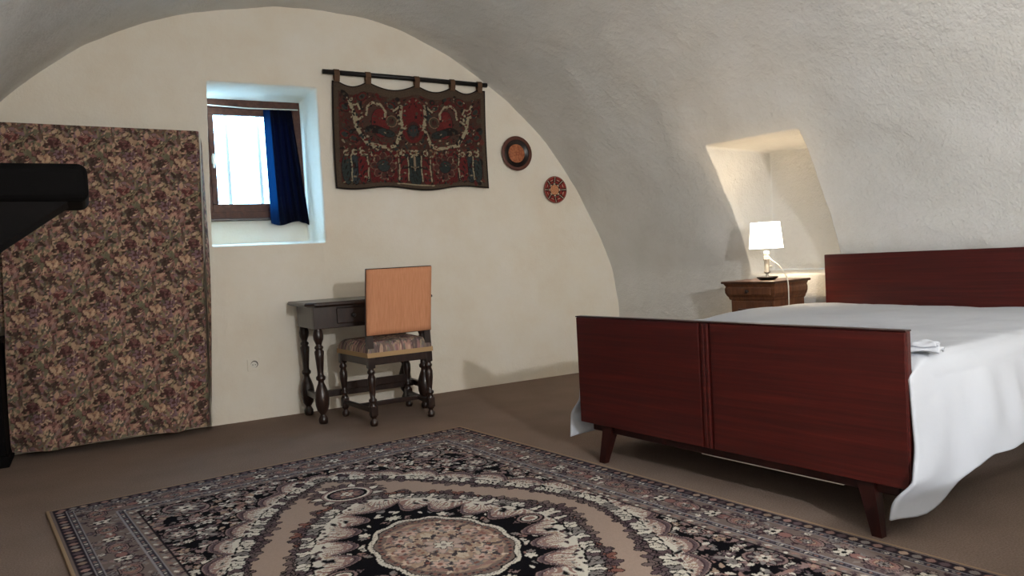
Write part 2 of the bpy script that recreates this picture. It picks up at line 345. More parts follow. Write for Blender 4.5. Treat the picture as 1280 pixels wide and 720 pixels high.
# ------------------------------------------------------------------ numpy painter for woven patterns
class Cloth:
    def __init__(s, w_m, h_m, res, base):
        s.res = res; s.w = int(round(w_m/res))+1; s.h = int(round(h_m/res))+1
        s.a = np.ones((s.h, s.w, 3))*lin(base)
        s.X, s.Y = np.meshgrid(np.arange(s.w)*res, np.arange(s.h)*res)
    def win(s, cx, cy, r):
        k = s.res
        return (slice(max(0, int((cy-r)/k)), max(0, min(s.h, int((cy+r)/k)+2))), slice(max(0, int((cx-r)/k)), max(0, min(s.w, int((cx+r)/k)+2))))
    def put(s, sl_, mask, col, jit=0.0):
        c = lin(col)*(1+(rng.random()-0.5)*jit); s.a[sl_][mask] = c
    def ell(s, cx, cy, rx, ry, ang, col, out=None, ow=0.005, jit=0.25):
        if out is not None: s.ell(cx, cy, rx+ow, ry+ow, ang, out, None, 0, 0.1)
        q = s.win(cx, cy, max(rx, ry)); x, y = s.X[q]-cx, s.Y[q]-cy; c, n_ = math.cos(ang), math.sin(ang)
        s.put(q, ((x*c+y*n_)/rx)**2+((-x*n_+y*c)/ry)**2 < 1, col, jit)
    def leaf(s, cx, cy, ln, wd, ang, col, out=None, ow=0.004, jit=0.25):
        if out is not None: s.leaf(cx-math.cos(ang)*ow, cy-math.sin(ang)*ow, ln+2*ow, wd+ow, ang, out, None, 0, 0.1)
        q = s.win(cx, cy, ln+wd); x, y = s.X[q]-cx, s.Y[q]-cy; c, n_ = math.cos(ang), math.sin(ang)
        u, v_ = (x*c+y*n_)/ln, (-x*n_+y*c)
        s.put(q, (u > 0) & (u < 1) & (np.abs(v_) < wd*np.sqrt(np.clip(u, 0, 1))*(1-np.clip(u, 0, 1))*2.2), col, jit)
    def flower(s, cx, cy, r, n_, pet, cen, out=None, rot=0.0, ow=0.004):
        for col, g in ((out, ow), (pet, 0.0)):
            if col is None: continue
            for k in range(n_):
                t = rot+2*math.pi*k/n_
                s.ell(cx+0.58*r*math.cos(t), cy+0.58*r*math.sin(t), 0.46*r+g, 0.30*r*5/n_+g, t, col, None, 0, 0.3)
        s.ell(cx, cy, 0.3*r, 0.3*r, 0, cen)
    def line(s, pts, wd, col, jit=0.1):
        for (x0, y0), (x1, y1) in zip(pts[:-1], pts[1:]):
            n_ = max(1, int(math.hypot(x1-x0, y1-y0)/(wd*0.7)))
            for k in range(n_+1):
                t = k/n_; s.ell(x0+(x1-x0)*t, y0+(y1-y0)*t, wd, wd, 0, col, None, 0, jit)

# ------------------------------------------------------------------ rug
RW, RL = 2.054, 3.03
def paint_rug():
    BLK, CRM, MAU, ROS, TAN, BEI, GRY, RST = (17, 15, 19), (206, 200, 187), (96, 81, 84), (148, 118, 110), (164, 142, 124), (164, 144, 131), (132, 126, 122), (128, 88, 78)
    DMA, LMA = (70, 54, 59), (142, 120, 116)
    c = Cloth(RW/2, RL/2, 0.004, BEI)                       # one quadrant: (0,0) is the middle of the rug
    Xp, Yp = c.X, c.Y; dx, dy = RW/2-Xp, RL/2-Yp; d = np.minimum(dx, dy)
    def curve(A, B_, ex, n_=320):
        t = np.linspace(0.0, math.pi/2, n_); x = A*np.cos(t)**(2/ex); y = B_*np.sin(t)**(2/ex)
        sl_ = np.r_[0, np.cumsum(np.hypot(np.diff(x), np.diff(y)))]
        def at(s_):
            px, py = np.interp(s_, sl_, x), np.interp(s_, sl_, y); e_ = 0.02
            tx, ty = np.interp(s_+e_, sl_, x)-np.interp(s_-e_, sl_, x), np.interp(s_+e_, sl_, y)-np.interp(s_-e_, sl_, y)
            m_ = math.hypot(tx, ty)+1e-9; return px, py, ty/m_, -tx/m_     # outward normal
        # nearest point on the curve for the whole canvas: arc length and signed distance (outside positive)
        best = np.full(Xp.shape, 9.0); S_ = np.zeros(Xp.shape)
        for px, py, ss in zip(x, y, sl_):
            q = (Xp-px)**2+(Yp-py)**2; k = q < best; best[k] = q[k]; S_[k] = ss
        sg = np.where((Xp/A)**ex+(Yp/B_)**ex > 1, 1.0, -1.0)
        return at, sl_[-1], S_, np.sqrt(best)*sg
    Ff = lambda x, y: (x/FA)**FE+(y/FB)**FE
    dd_ = lambda x, y: min(RW/2-x, RL/2-y)
    def clutter(xy, n_, lo, hi, pal, out=BLK):
        k = 0
        while k < n_:
            x, y = xy()
            if x is None: continue
            k += 1; r = lo+rng.random()*(hi-lo); p_ = pal[rng.integers(len(pal))]; kind = rng.integers(5)
            if kind == 0: c.flower(x, y, r*1.35, 5+int(rng.integers(3)), p_, pal[rng.integers(len(pal))], out, rng.random()*6)
            elif kind == 1: c.ell(x, y, r, r*0.55, rng.random()*3.1, p_)
            elif kind == 2:
                a0 = rng.random()*6.28
                for j in (-0.8, 0, 0.8): c.leaf(x, y, r*1.9, r*0.45, a0+j, p_)
            else: c.leaf(x, y, r*2.3, r*0.6, rng.random()*6.28, p_)
    def scallops(S_, dl, lam, e0, e1, phase=0.0):
        """scroll band: dl runs away from the fringe; cream inside, mauve outlines, then black ground"""
        wv = 0.010*vnoise(Xp, Yp, 26, 51)+0.006*vnoise(Xp, Yp, 60, 52)
        ph = S_/lam+phase; ed = e0+e1*np.abs(np.sin(np.pi*ph))**0.7+wv*0.5
        loc = (ph-np.floor(ph)-0.5)*lam; ang = np.arctan2(dl+0.01, loc)
        k = lambda m, col: c.a.__setitem__(m, lin(col))
        k((dl > 0) & (dl < ed+0.030), BLK); k((dl > 0) & (dl < ed+0.022), LMA); k((dl > 0) & (dl < ed+0.017), MAU); k((dl > 0) & (dl < ed+0.006), DMA); k((dl > 0) & (dl < ed), CRM)
        st = np.sin(ang*17+2.5*vnoise(Xp, Yp, 18, 53)*6)
        k((dl > 0.3*ed) & (dl < ed) & (st > 0.45), ROS); k((dl > 0.45*ed) & (dl < ed) & (st < -0.72), TAN); k((dl > 0.8*ed) & (dl < ed) & (st < 0.2), LMA)
        sp = vnoise(Xp, Yp, 42, 54); k((dl > -0.005) & (dl < 0.62*ed) & (sp > 0.20), GRY); k((dl > -0.005) & (dl < 0.6*ed) & (sp > 0.30), BLK)
        sp = vnoise(Xp, Yp, 36, 55); k((dl > -0.01) & (dl < 0.4*ed) & (sp < -0.27), DMA)
    def fringe(at, LN, sgn, step, reach, pal):
        for k in range(int(LN/step)+1):
            s_ = (k+0.3)*step; px, py, nx, ny = at(min(s_, LN)); nx, ny = sgn*nx, sgn*ny
            a0 = math.atan2(ny, nx); ln_ = reach*(0.45+0.55*abs(math.sin(s_*14+1.1))*abs(math.cos(s_*5.3)))
            stem = a0+0.8*math.sin(s_*23); p_ = pal[rng.integers(len(pal))]
            ex_, ey_ = px+ln_*0.62*math.cos(stem), py+ln_*0.62*math.sin(stem)
            for j in range(3):
                t = 0.25+0.3*j; bx, by = px+(ex_-px)*t, py+(ey_-py)*t
                for sd in (-1, 1): c.ell(bx+0.017*math.cos(stem+sd*1.15), by+0.017*math.sin(stem+sd*1.15), 0.018, 0.010, stem+sd*1.15, p_, BLK, 0.0035, 0.15)
            c.ell(ex_+0.014*math.cos(stem), ey_+0.014*math.sin(stem), 0.020, 0.012, stem, p_, BLK, 0.0035, 0.15)
            c.ell(px, py, 0.012, 0.012, 0, p_)
    FP = [MAU, (112, 97, 94), (92, 76, 79), (104, 92, 90)]
    # --- spandrels
    FA, FB, FE = 0.70, 1.085, 1.42
    at, LN, S1, D1 = curve(FA, FB, FE)
    c.a[D1 > 0] = lin(BLK)
    def inside_spandrel():
        x, y = rng.random()*RW/2, rng.random()*RL/2
        return (x, y) if Ff(x, y) > 1.10 and dd_(x, y) > 0.28 else (None, None)
    clutter(inside_spandrel, 520, 0.010, 0.021, [CRM, MAU, GRY, LMA, TAN, ROS, GRY, CRM, MAU, LMA])
    for (x, y, r, t) in ((0.57, 1.12, 0.080, 0.9), (0.665, 0.80, 0.055, 1.2), (0.37, 1.165, 0.055, 0.5), (0.685, 0.50, 0.036, 1.3), (0.17, 1.19, 0.036, 0.2)):
        c.ell(x, y, r*1.35, r, t, BLK); c.ell(x, y, r*1.25, r*0.9, t, LMA); c.ell(x, y, r*1.08, r*0.74, t, DMA); c.flower(x, y, r*0.9, 8, GRY, CRM, BLK, 0.3); c.flower(x, y, r*0.5, 6, CRM, BLK, ROS, 0.1)
    scallops(S1, D1+0.012*np.sin(S1*19)+0.008*vnoise(Xp, Yp, 20, 56), 0.168, 0.028, 0.060, 0.25)
    fringe(at, LN, -1, 0.026, 0.125, FP); fringe(at, LN, -1, 0.041, 0.055, FP); fringe(at, LN, -1, 0.034, 0.020, [CRM, GRY, MAU, CRM])
    # --- medallion
    MA, MB, ME_ = 0.455, 0.665, 1.5
    at2, LN2, S2, D2 = curve(MA, MB, ME_)
    fringe(at2, LN2, 1, 0.026, 0.135, FP+[RST]); fringe(at2, LN2, 1, 0.041, 0.055, FP)
    for k in range(20):
        t = 2*math.pi*k/20; c.leaf(0.125*math.cos(t+0.15), 0.790+0.118*math.sin(t+0.15), 0.050, 0.020, t-0.4, FP[(k+1) % 4], BLK, 0.0035); c.leaf(0.095*math.cos(t), 0.790+0.090*math.sin(t), 0.062, 0.019, t+0.3, FP[k % 4] if k % 3 else CRM, BLK, 0.0035)
    c.ell(0, 0.790, 0.108, 0.098, 0, LMA, BLK, 0.004); c.ell(0, 0.790, 0.096, 0.086, 0, CRM); c.ell(0, 0.790, 0.086, 0.076, 0, BLK); c.ell(0, 0.790, 0.072, 0.062, 0, MAU); c.flower(0, 0.790, 0.058, 8, ROS, GRY, DMA); c.flower(0, 0.790, 0.028, 5, CRM, RST, DMA)
    c.a[D2 < 0] = lin(BLK)
    def inside_med():
        x, y = rng.random()*MA, rng.random()*MB
        return (x, y) if (x/MA)**ME_+(y/MB)**ME_ < 0.85 else (None, None)
    clutter(inside_med, 90, 0.011, 0.019, [CRM, GRY, ROS, LMA, CRM])
    scallops(S2, -D2+0.010*np.sin(S2*21)+0.008*vnoise(Xp, Yp, 20, 57), 0.148, 0.058, 0.088, 0.5)
    fringe(at2, LN2, 1, 0.030, 0.024, [CRM, GRY, MAU, CRM, CRM])
    c.ell(0.37, 0.0, 0.050, 0.042, 0, LMA, BLK, 0.008); c.ell(0.37, 0.0, 0.040, 0.033, 0, BLK); c.ell(0.37, 0.0, 0.032, 0.025, 0, CRM); c.ell(0.37, 0.0, 0.022, 0.016, 0, ROS)
    ring = lambda r: (Xp/(0.215*r))**2+(Yp/(0.298*r))**2
    ang_ = np.arctan2(Yp*0.72, Xp); wob = 1+0.022*np.cos(ang_*12)
    rg = np.sqrt(ring(1.0))/wob+0.03*vnoise(Xp, Yp, 60, 58)
    c.a[rg < 1.12] = lin(BLK); c.a[rg < 1.075] = lin(CRM); c.a[rg < 1.0] = lin(BLK); c.a[rg < 0.982] = lin((118, 103, 96))
    for k in range(26):
        t = (k+0.5)/26*math.pi/2; c.ell(0.215*1.035*math.cos(t), 0.298*1.035*math.sin(t), 0.003, 0.003, 0, (90, 80, 78)); c.ell(0.215*0.92*math.cos(t), 0.298*0.92*math.sin(t), 0.007, 0.006, t, DMA if k % 2 else RST)
    c.a[rg < 0.85] = lin((166, 142, 124))
    for k in range(95):
        t, r_ = rng.random()*math.pi/2, math.sqrt(rng.random())*0.80
        x, y = 0.215*r_*math.cos(t), 0.298*r_*math.sin(t)
        q = [ROS, (190, 168, 150), GRY, (66, 60, 64), (92, 80, 80), (196, 180, 160), ROS, TAN, (72, 62, 66)][rng.integers(9)]
        if k % 4: c.leaf(x, y, 0.040, 0.011, rng.random()*6.28, q)
        else: c.flower(x, y, 0.024, 5, q, RST, None, rng.random()*6)
    for t in (0.25, 0.8, 1.3): c.flower(0.215*0.62*math.cos(t), 0.298*0.62*math.sin(t), 0.030, 6, (192, 164, 150), RST, GRY, t)
    c.flower(0, 0, 0.070, 8, (190, 166, 154), CRM, GRY, 0.2); c.flower(0, 0, 0.035, 6, CRM, GRY, BLK)
    # --- borders, measured in from the edge
    c.a[d < 0.298] = lin((120, 106, 101))
    band = lambda a_, b_, col: c.a.__setitem__((d >= a_) & (d < b_), lin(col))
    def alongside(step, off, fn):
        k = 0
        while (k+0.5)*step < RL/2-off: fn(RW/2-off, (k+0.5)*step, 0.0, k); k += 1
        k = 0
        while (k+0.5)*step < RW/2-off: fn((k+0.5)*step, RL/2-off, math.pi/2, k); k += 1
    def in_border():
        q = 0.092+0.125*rng.random()
        x, y = (RW/2-q, rng.random()*RL/2) if rng.random() < 0.6 else (rng.random()*RW/2, RL/2-q)
        return (x, y) if 0.09 < dd_(x, y) < 0.22 else (None, None)
    clutter(in_border, 420, 0.009, 0.016, [GRY, MAU, (146, 132, 122), DMA, LMA, (66, 58, 64), (150, 140, 132), (96, 88, 92)], DMA)
    def pal(x, y, t, k):
        if k % 2 == 0:
            c.ell(x, y, 0.036, 0.056, t, LMA, BLK, 0.004); c.ell(x, y, 0.028, 0.044, t, (148, 116, 110), DMA, 0.003); c.ell(x, y, 0.019, 0.030, t, TAN, RST, 0.003); c.flower(x, y, 0.020, 6, GRY, BLK, DMA, t)
        else:
            c.ell(x, y, 0.030, 0.034, t, BLK); c.flower(x, y, 0.031, 5, CRM, BLK, None, t+0.3); c.ell(x+0.045*math.sin(t), y+0.045*math.cos(t), 0.018, 0.024, t, (140, 104, 98), DMA, 0.004)
    alongside(0.125, 0.155, pal); clutter(in_border, 110, 0.006, 0.011, [DMA, GRY, CRM, MAU], None)
    for a_, b_ in ((0.056, 0.086), (0.222, 0.252)):
        band(a_, b_, (58, 54, 62))
        alongside(0.017, (a_+b_)/2, lambda x, y, t, k: c.ell(x, y+0.002*(k % 3), 0.007, 0.005, t+k*0.7, [CRM, GRY, ROS, (88, 82, 90), GRY][k % 5]))
        band(a_, a_+0.005, (146, 142, 144)); band(b_-0.005, b_, (146, 142, 144))
    band(0.012, 0.056, (44, 39, 45)); alongside(0.040, 0.035, lambda x, y, t, k: c.ell(x, y, 0.014, 0.013, t, [ROS, MAU, TAN, GRY][k % 4], DMA, 0.004, 0.5))
    band(0.252, 0.292, (128, 114, 107)); alongside(0.016, 0.272, lambda x, y, t, k: c.leaf(x, y-0.008, 0.026, 0.008, t+1.2+(k % 2)*1.6, [DMA, CRM, ROS, GRY, MAU][k % 5]))
    band(0.288, 0.296, (40, 34, 38))
    a = c.a*(1+0.12*(rng.random(c.a.shape[:2])-0.5))[..., None]
    full = np.concatenate([a[:, ::-1], a[:, 1:]], 1); full = np.concatenate([full[::-1], full[1:]], 0)
    return full
rc = paint_rug(); hh, ww = rc.shape[:2]
pc, qc = np.meshgrid(np.linspace(-RW/2, RW/2, ww), np.linspace(-RL/2, RL/2, hh))
zt_ = 0.010+0.0015*vnoise(pc, qc, 3, 21)+0.0008*rng.random(pc.shape)
edge = np.minimum(RW/2-np.abs(pc), RL/2-np.abs(qc)); zt_ = np.where(edge < 0.001, 0.001, zt_)
rug_o = tag(empty('rug', (1.8185-RE.x*RW/2-RA.x*1.515, 3.9855-RE.y*RW/2-RA.y*1.515, 0), TR), 'large patterned oriental rug with a central medallion, black, cream and mauve', 'rug')
grid_mesh('pile', np.stack([pc, -qc, zt_], -1), M['rug'], rug_o, True, rc, None, True)
bm = bmesh.new()
for sx_ in (-1, 1): box_bm(bm, (sx_*(RW/2+0.001), 0, 0.006), (0.012, RL+0.016, 0.0115), 0, 0.003)
for sy_ in (-1, 1): box_bm(bm, (0, sy_*(RL/2+0.001), 0.006), (RW-0.010, 0.010, 0.0105), 0, 0.003)
bd = from_bm('edge_binding', bm, M['binding'], rug_o); bd['label'] = 'beige overcast edge'

# ------------------------------------------------------------------ floral hanging on the left
TILE = []
def floral_tile(res):
    tw, th = 0.36, 0.60
    c = Cloth(tw, th, res, (104, 86, 72))
    PAL = [(160, 136, 112), (176, 148, 124), (150, 116, 102), (122, 90, 84), (134, 124, 98), (106, 104, 84), (92, 92, 80), (132, 110, 104), (82, 58, 54), (182, 160, 134), (122, 100, 104), (78, 66, 58), (64, 52, 46)]
    def wrap(fn, x, y):
        for ox, oy in ((0, 0), (tw, 0), (-tw, 0), (tw/2, th/2), (-tw/2, th/2), (tw/2, -th/2), (-tw/2, -th/2), (0, th), (0, -th)):
            st = rng.bit_generator.state; fn(x+ox, y+oy)
            if (ox, oy) != (0, -th): rng.bit_generator.state = st
    dk = (72, 56, 50)
    for k in range(330):
        x, y, p_ = rng.random()*tw, rng.random()*th/2, PAL[rng.integers(len(PAL))]; a_ = rng.random()*6.28; kind = rng.integers(7); r = 0.008+0.013*rng.random(); p2 = PAL[rng.integers(len(PAL))]
        o_ = dk if rng.random() < 0.35 else None
        if kind == 0: wrap(lambda X_, Y_: (c.flower(X_, Y_, r*1.5, 5, p_, p2, o_, a_), c.ell(X_+r*0.5, Y_-r*0.4, r*0.5, r*0.3, a_, p2)), x, y)
        elif kind == 1: wrap(lambda X_, Y_: [c.leaf(X_, Y_, r*3.6, 0.006, a_+j*0.4, PAL[(int(a_*9)+j) % 13]) for j in (-2, -1, 0, 1, 2)], x, y)
        elif kind == 2: wrap(lambda X_, Y_: [c.ell(X_+0.8*r*math.cos(a_+j*1.6), Y_+0.8*r*math.sin(a_+j*1.6), r*0.7, r*0.45, a_+j*2, PAL[(int(a_*7)+3*j) % 13]) for j in range(4)], x, y)
        elif kind == 3: wrap(lambda X_, Y_: c.ell(X_, Y_, r, r*0.6, a_, p_), x, y)
        else: wrap(lambda X_, Y_: c.leaf(X_, Y_, r*2.6, r*0.6, a_, p_, o_, 0.003), x, y)
    for (x, y, p_, p2) in ((0.10, 0.08, (92, 56, 54), (140, 104, 94)), (0.25, 0.20, (184, 160, 132), (160, 130, 106)), (0.04, 0.22, (164, 130, 116), (120, 88, 82)), (0.30, 0.10, (74, 50, 48), (112, 80, 76))):
        wrap(lambda X_, Y_: [c.ell(X_+0.020*math.cos(j*1.9), Y_+0.017*math.sin(j*1.9), 0.016-0.001*j, 0.011, j*1.1, p_ if j % 2 else p2, dk if j < 3 else None, 0.002) for j in range(8)], x, y)
    return c
def floral(w_m, h_m, res=0.005):
    if not TILE: TILE.append(floral_tile(res))
    c = TILE[0]; tw, th = 0.36, 0.60
    n1, n2 = int(w_m/res)+1, int(h_m/res)+1
    ix = (np.arange(n1)*res % tw/res).astype(int) % (c.w-1); iy = (np.arange(n2)*res % th/res).astype(int) % (c.h-1)
    q = c.a[np.ix_(iy, ix)]
    return q*np.array([1.10, 1.04, 1.06])*(1+0.25*(rng.random(q.shape[:2])-0.5))[..., None]
FX0, FX1, FH = -0.43, 0.645, 1.85
hang = tag(empty('floral_hanging', (0.1, 5.05, 0)), 'tall floral tapestry-fabric hanging reaching the floor beside the small window', 'curtain')
fc = floral(1.08, FH); n2, n1 = fc.shape[:2]
U, V = np.meshgrid(np.linspace(0, 1, n1), np.linspace(0, 1, n2))
x1 = FX1-0.055*V; x0 = FX0+0.015*np.sin(V*5)
Xc = x0+(x1-x0)*U
bulge = 0.10*V**1.6*np.sin(np.pi*np.clip(U*0.85+0.05, 0, 1))
Yc = 5.02-bulge+0.012*V*np.sin(U*2*np.pi*3.3+1)+0.010*V**2*np.sin(U*2*np.pi*6.1)+0.006*vnoise(U*1.1, V*1.9, 5, 31)
Yc = np.where(U > 0.985, Yc+0.02*(U-0.985)/0.015, Yc)
Zc = 1.872-0.016*U-(1.862-0.035+0.010*np.sin(U*9)-0.02*U)*V-0.004*np.sin(U*40)*V
child(grid_mesh('front_panel', np.stack([Xc, Yc, Zc], -1), M['floral'], None, True, fc, None, True), hang)
sc_ = floral(0.20, FH); n2, n1 = sc_.shape[:2]
U, V = np.meshgrid(np.linspace(0, 1, n1), np.linspace(0, 1, n2))
Xc = FX1-0.055*V+0.010+0.020*U+0.022*np.sin(np.pi*np.clip((V-0.02)*1.1, 0, 1))*np.sin(U*np.pi*0.8)
Yc = 5.045+0.11*U-0.05*V*(1-U)+0.008*np.sin(V*11)
Zc = 1.82-0.03*U-(1.80-0.01*U)*V
child(grid_mesh('side_panel', np.stack([Xc, Yc, Zc], -1), M['floral'], None, True, sc_), hang)
sc_ = floral(0.55, FH); n2, n1 = sc_.shape[:2]
U, V = np.meshgrid(np.linspace(0, 1, n1), np.linspace(0, 1, n2))
Xc = FX0-0.55+0.56*U; Yc = 5.06+0.03*np.sin(U*9)*V+0.02*U*0; Zc = 1.88-(1.16-0.02*np.sin(U*8))*V
child(grid_mesh('back_panel', np.stack([Xc, Yc, Zc], -1), M['floral'], None, True, sc_, None, True), hang)
child(tube('hem_seam', [(FX1+0.004-0.055*t/1.8, 5.026, 1.845-t) for t in (0, 0.2, 0.4, 0.6, 0.8)], 0.0022, M['white_plastic']), hang)

filler = tag(empty('dark_filler', (-0.72, 4.95, 0)), 'dark box added in place of shade at the left edge, beside the floral hanging', 'cabinet')
child(box('body', (-0.72, 4.98, 0.36), (0.54, 0.30, 0.60), M['black_edge'], None, 0, 0.008), filler)  # invented near-black box standing in for the deep shade left of the hanging
child(box('plinth', (-0.72, 4.985, 0.03), (0.56, 0.31, 0.06), M['black_edge'], None, 0, 0.006), filler)
child(box('cabinet_top', (-0.72, 4.975, 0.675), (0.57, 0.33, 0.03), M['black_edge'], None, 0, 0.008), filler)
child(box('door', (-0.72, 4.827, 0.37), (0.46, 0.014, 0.50), M['black_edge'], None, 0, 0.005), filler)

# ------------------------------------------------------------------ wall tapestry on its rod
TX0, TX1, TZ1, TZ0 = 1.515, 2.69, 2.25, 1.52
def paint_tapestry():
    W, H_ = 1.18, 0.74; BRN, RED, DRK, CRM, GRN, OLV = (92, 72, 58), (102, 36, 35), (40, 32, 31), (176, 156, 128), (54, 58, 56), (82, 68, 54)
    c = Cloth(W, H_, 0.004, BRN); X_, Y_ = c.X, c.Y
    fx = lambda u: (u-78)/712*W
    fy = lambda v_: (v_-105)/490*H_
    c.a[(X_ > fx(104)) & (X_ < fx(768)) & (Y_ > fy(150)) & (Y_ < fy(572))] = lin((84, 50, 42))
    half = [0]
    def both(fn):                                            # left half and its mirror image
        for m_ in (0, 1): 
            half[0] = m_; fn(lambda u: fx(u) if not m_ else W-fx(u))
    def E(f, u, v_, ru, rv, ang, col, out=None, ow=0.004): c.ell(f(u), fy(v_), ru*W/712, rv*H_/490, -ang if half[0] else ang, col, out, ow)
    def ground(f):
        for k in range(160):
            u, v_ = 104+rng.random()*330, 150+rng.random()*420
            E(f, u, v_, 8+rng.random()*12, 5+rng.random()*10, rng.random()*3, [RED, (98, 34, 34), DRK, OLV, (110, 54, 46), GRN, (84, 62, 52)][rng.integers(7)])
        for u, v_ in ((130, 215), (128, 345), (165, 360), (205, 165), (330, 195), (405, 205)):
            E(f, u, v_, 22, 20, 0.3, RED, DRK); E(f, u, v_, 12, 10, 0.3, GRN, OLV)
        for k in range(46): E(f, 112+rng.random()*310, 158+rng.random()*400, 4, 3, rng.random()*3, [CRM, OLV, (150, 110, 84), RED][rng.integers(4)])
    both(ground)
    def mid(f):
        E(f, 434, 270, 58, 110, 0, (114, 38, 37), OLV, 0.005); E(f, 434, 320, 30, 44, 0, (78, 44, 40)); E(f, 434, 322, 24, 28, 0, GRN, DRK)
        for k in range(5): E(f, 400+rng.random()*30, 230+rng.random()*140, 6, 8, rng.random()*3, [RED, DRK, OLV][rng.integers(3)])
    both(mid)
    def arch(f):
        E(f, 285, 300, 78, 100, 0, (88, 60, 50)); E(f, 285, 285, 40, 70, 0, (116, 40, 40), DRK); E(f, 275, 270, 20, 40, 0.2, (118, 42, 40)); E(f, 262, 320, 46, 20, 0, DRK); E(f, 310, 330, 38, 18, 0.2, GRN, DRK)
        c_ = lambda pts, wd: c.line([(f(u), fy(v_)) for u, v_ in pts], wd, CRM)
        path = [(150, 180), (168, 240), (175, 300), (200, 350), (222, 388), (270, 398), (320, 402), (352, 390), (368, 345), (385, 300), (376, 250), (380, 195)]
        c_(path, 0.012); c_([(222, 255), (228, 215), (250, 195), (285, 192), (308, 225), (305, 250)], 0.008); c_([(345, 215), (375, 190)], 0.008); c_([(160, 200), (185, 195), (195, 225)], 0.006); c_([(180, 275), (205, 262)], 0.008)
        E(f, 335, 270, 22, 26, 0, OLV, (150, 116, 92), 0.006); E(f, 335, 270, 12, 15, 0, (84, 48, 42))
        for u, v_ in path:
            for j in range(5): E(f, u+rng.normal()*13, v_+rng.normal()*13, 5+rng.random()*5, 4+rng.random()*3, rng.random()*3, [DRK, RED, DRK, CRM, GRN][rng.integers(5)])
        for j in range(12): E(f, 235+rng.random()*110, 355+rng.random()*40, 6, 3, 0, [RED, CRM, (120, 40, 38)][rng.integers(3)])
    both(arch)
    def lower(f):
        q = (np.abs(X_-f(290)) < 62*W/712) & (Y_ > fy(420)) & (Y_ < fy(570)); c.a[q] = lin((104, 34, 35))
        for k in range(8):
            t = k*math.pi/4; E(f, 290+36*math.cos(t), 492+40*math.sin(t), 21, 15, math.atan2(math.sin(t)*40, math.cos(t)*36), (92, 48, 44), (128, 92, 76), 0.006)
        E(f, 290, 492, 28, 28, 0, GRN, DRK)
        for u, top, col in ((130, 430, GRN), (165, 425, (58, 62, 64)), (198, 430, (108, 36, 36)), (382, 425, (106, 38, 37)), (424, 425, GRN)):
            E(f, u, 505, 21, 66, 0, col, DRK, 0.005); E(f, u, top, 12, 14, 0, CRM); E(f, u+3, top, 7, 7, 0, (104, 60, 48)); 
            for j in range(4): E(f, u-8+j*5, 470+j*26, 3, 11, 0.4, DRK)
        for u in (148, 218, 360, 402): c.line([(f(u), fy(440)), (f(u+4), fy(490)), (f(u), fy(555))], 0.0045, CRM)
        E(f, 434, 470, 5, 40, 0, (156, 128, 104))
        for j in range(40): E(f, 112+rng.random()*322, 405+rng.random()*40, 7, 4, rng.random()*3, [CRM, OLV, DRK, (150, 112, 84), RED][rng.integers(5)])
        c.line([(f(350), fy(574)), (f(434), fy(573))], 0.004, CRM)
    both(lower)
    def flecks(f):
        st = rng.bit_generator.state
        for k in range(430):
            u, v_ = 108+rng.random()*326, 152+rng.random()*418
            E(f, u, v_, 2.5+rng.random()*5, 2+rng.random()*3.5, rng.random()*3, [DRK, RED, (84, 60, 48), OLV, DRK, (150, 128, 104), (96, 40, 36), GRN, (60, 40, 36)][rng.integers(9)], None)
        if half[0] == 0: rng.bit_generator.state = st
    both(flecks)
    e_ = np.minimum(np.minimum(X_, W-X_), np.minimum(Y_, H_-Y_)); c.a[e_ < 0.010] = lin((40, 28, 26))
    return (0.008+c.a*np.array([0.66, 0.76, 0.76]))*(1+0.35*(rng.random(c.a.shape[:2])-0.5))[..., None]
tap = tag(empty('wall_tapestry', ((TX0+TX1)/2, D-0.03, TZ0)), 'dark red and brown woven tapestry hanging by tabs from a black rod', 'tapestry')
tc = paint_tapestry(); n2, n1 = tc.shape[:2]
U, V = np.meshgrid(np.linspace(0, 1, n1), np.linspace(0, 1, n2))
tabs = [0.015, 0.215, 0.525, 0.765, 0.955]
sag = np.zeros_like(U)
for a_, b_ in zip(tabs[:-1], tabs[1:]):
    k = (U >= a_+0.02) & (U <= b_-0.02); t = (U-a_-0.02)/(b_-a_-0.04); sag[k] = (0.034*np.sqrt(np.clip((b_-a_)/0.25, 0.5, 1.5))*np.sin(np.pi*np.clip(t, 0, 1))**0.9)[k]
Xc = TX0+(TX1-TX0)*U+0.018*(1-V)-0.008*np.sin(V*3)
Yc = D-0.035+0.008*np.sin(U*17+V)*V-0.010*V
Zc = TZ1-0.002*U-sag*(1-V)**2-(TZ1-TZ0)*V-V**3*(0.012*np.sin(U*13+0.4)+0.012*np.sin(np.pi*U))
cl = child(grid_mesh('woven_cloth', np.stack([Xc, Yc, Zc], -1), M['tapestry'], None, True, tc, None, True), tap)
md = cl.modifiers.new('thick', 'SOLIDIFY'); md.thickness = 0.006
child(tube('rod', [(1.470, D-0.04, 2.305), (2.09, D-0.04, 2.300), (2.722, D-0.04, 2.289)], 0.017, M['iron'], None, 12), tap)
for k, t in enumerate(tabs):
    x_ = TX0+(TX1-TX0)*t+0.018+(0.012 if k == 0 else 0); z_ = 2.3045-(x_-1.47)*0.0125
    vs = []
    loop = [(-0.012, -0.062), (-0.0235, -0.02), (-0.021, 0.008), (-0.010, 0.021), (0.004, 0.022), (0.018, 0.012), (0.021, -0.005), (0.016, -0.03), (0.0, -0.062)]
    for dy_, dz_ in loop: vs += [(x_-0.019, D-0.04+dy_, z_+dz_), (x_+0.019, D-0.04+dy_, z_+dz_)]
    child(raw('tab', vs, [(2*i, 2*i+1, 2*i+3, 2*i+2) for i in range(len(loop)-1)], M['fabric_brown']), tap)

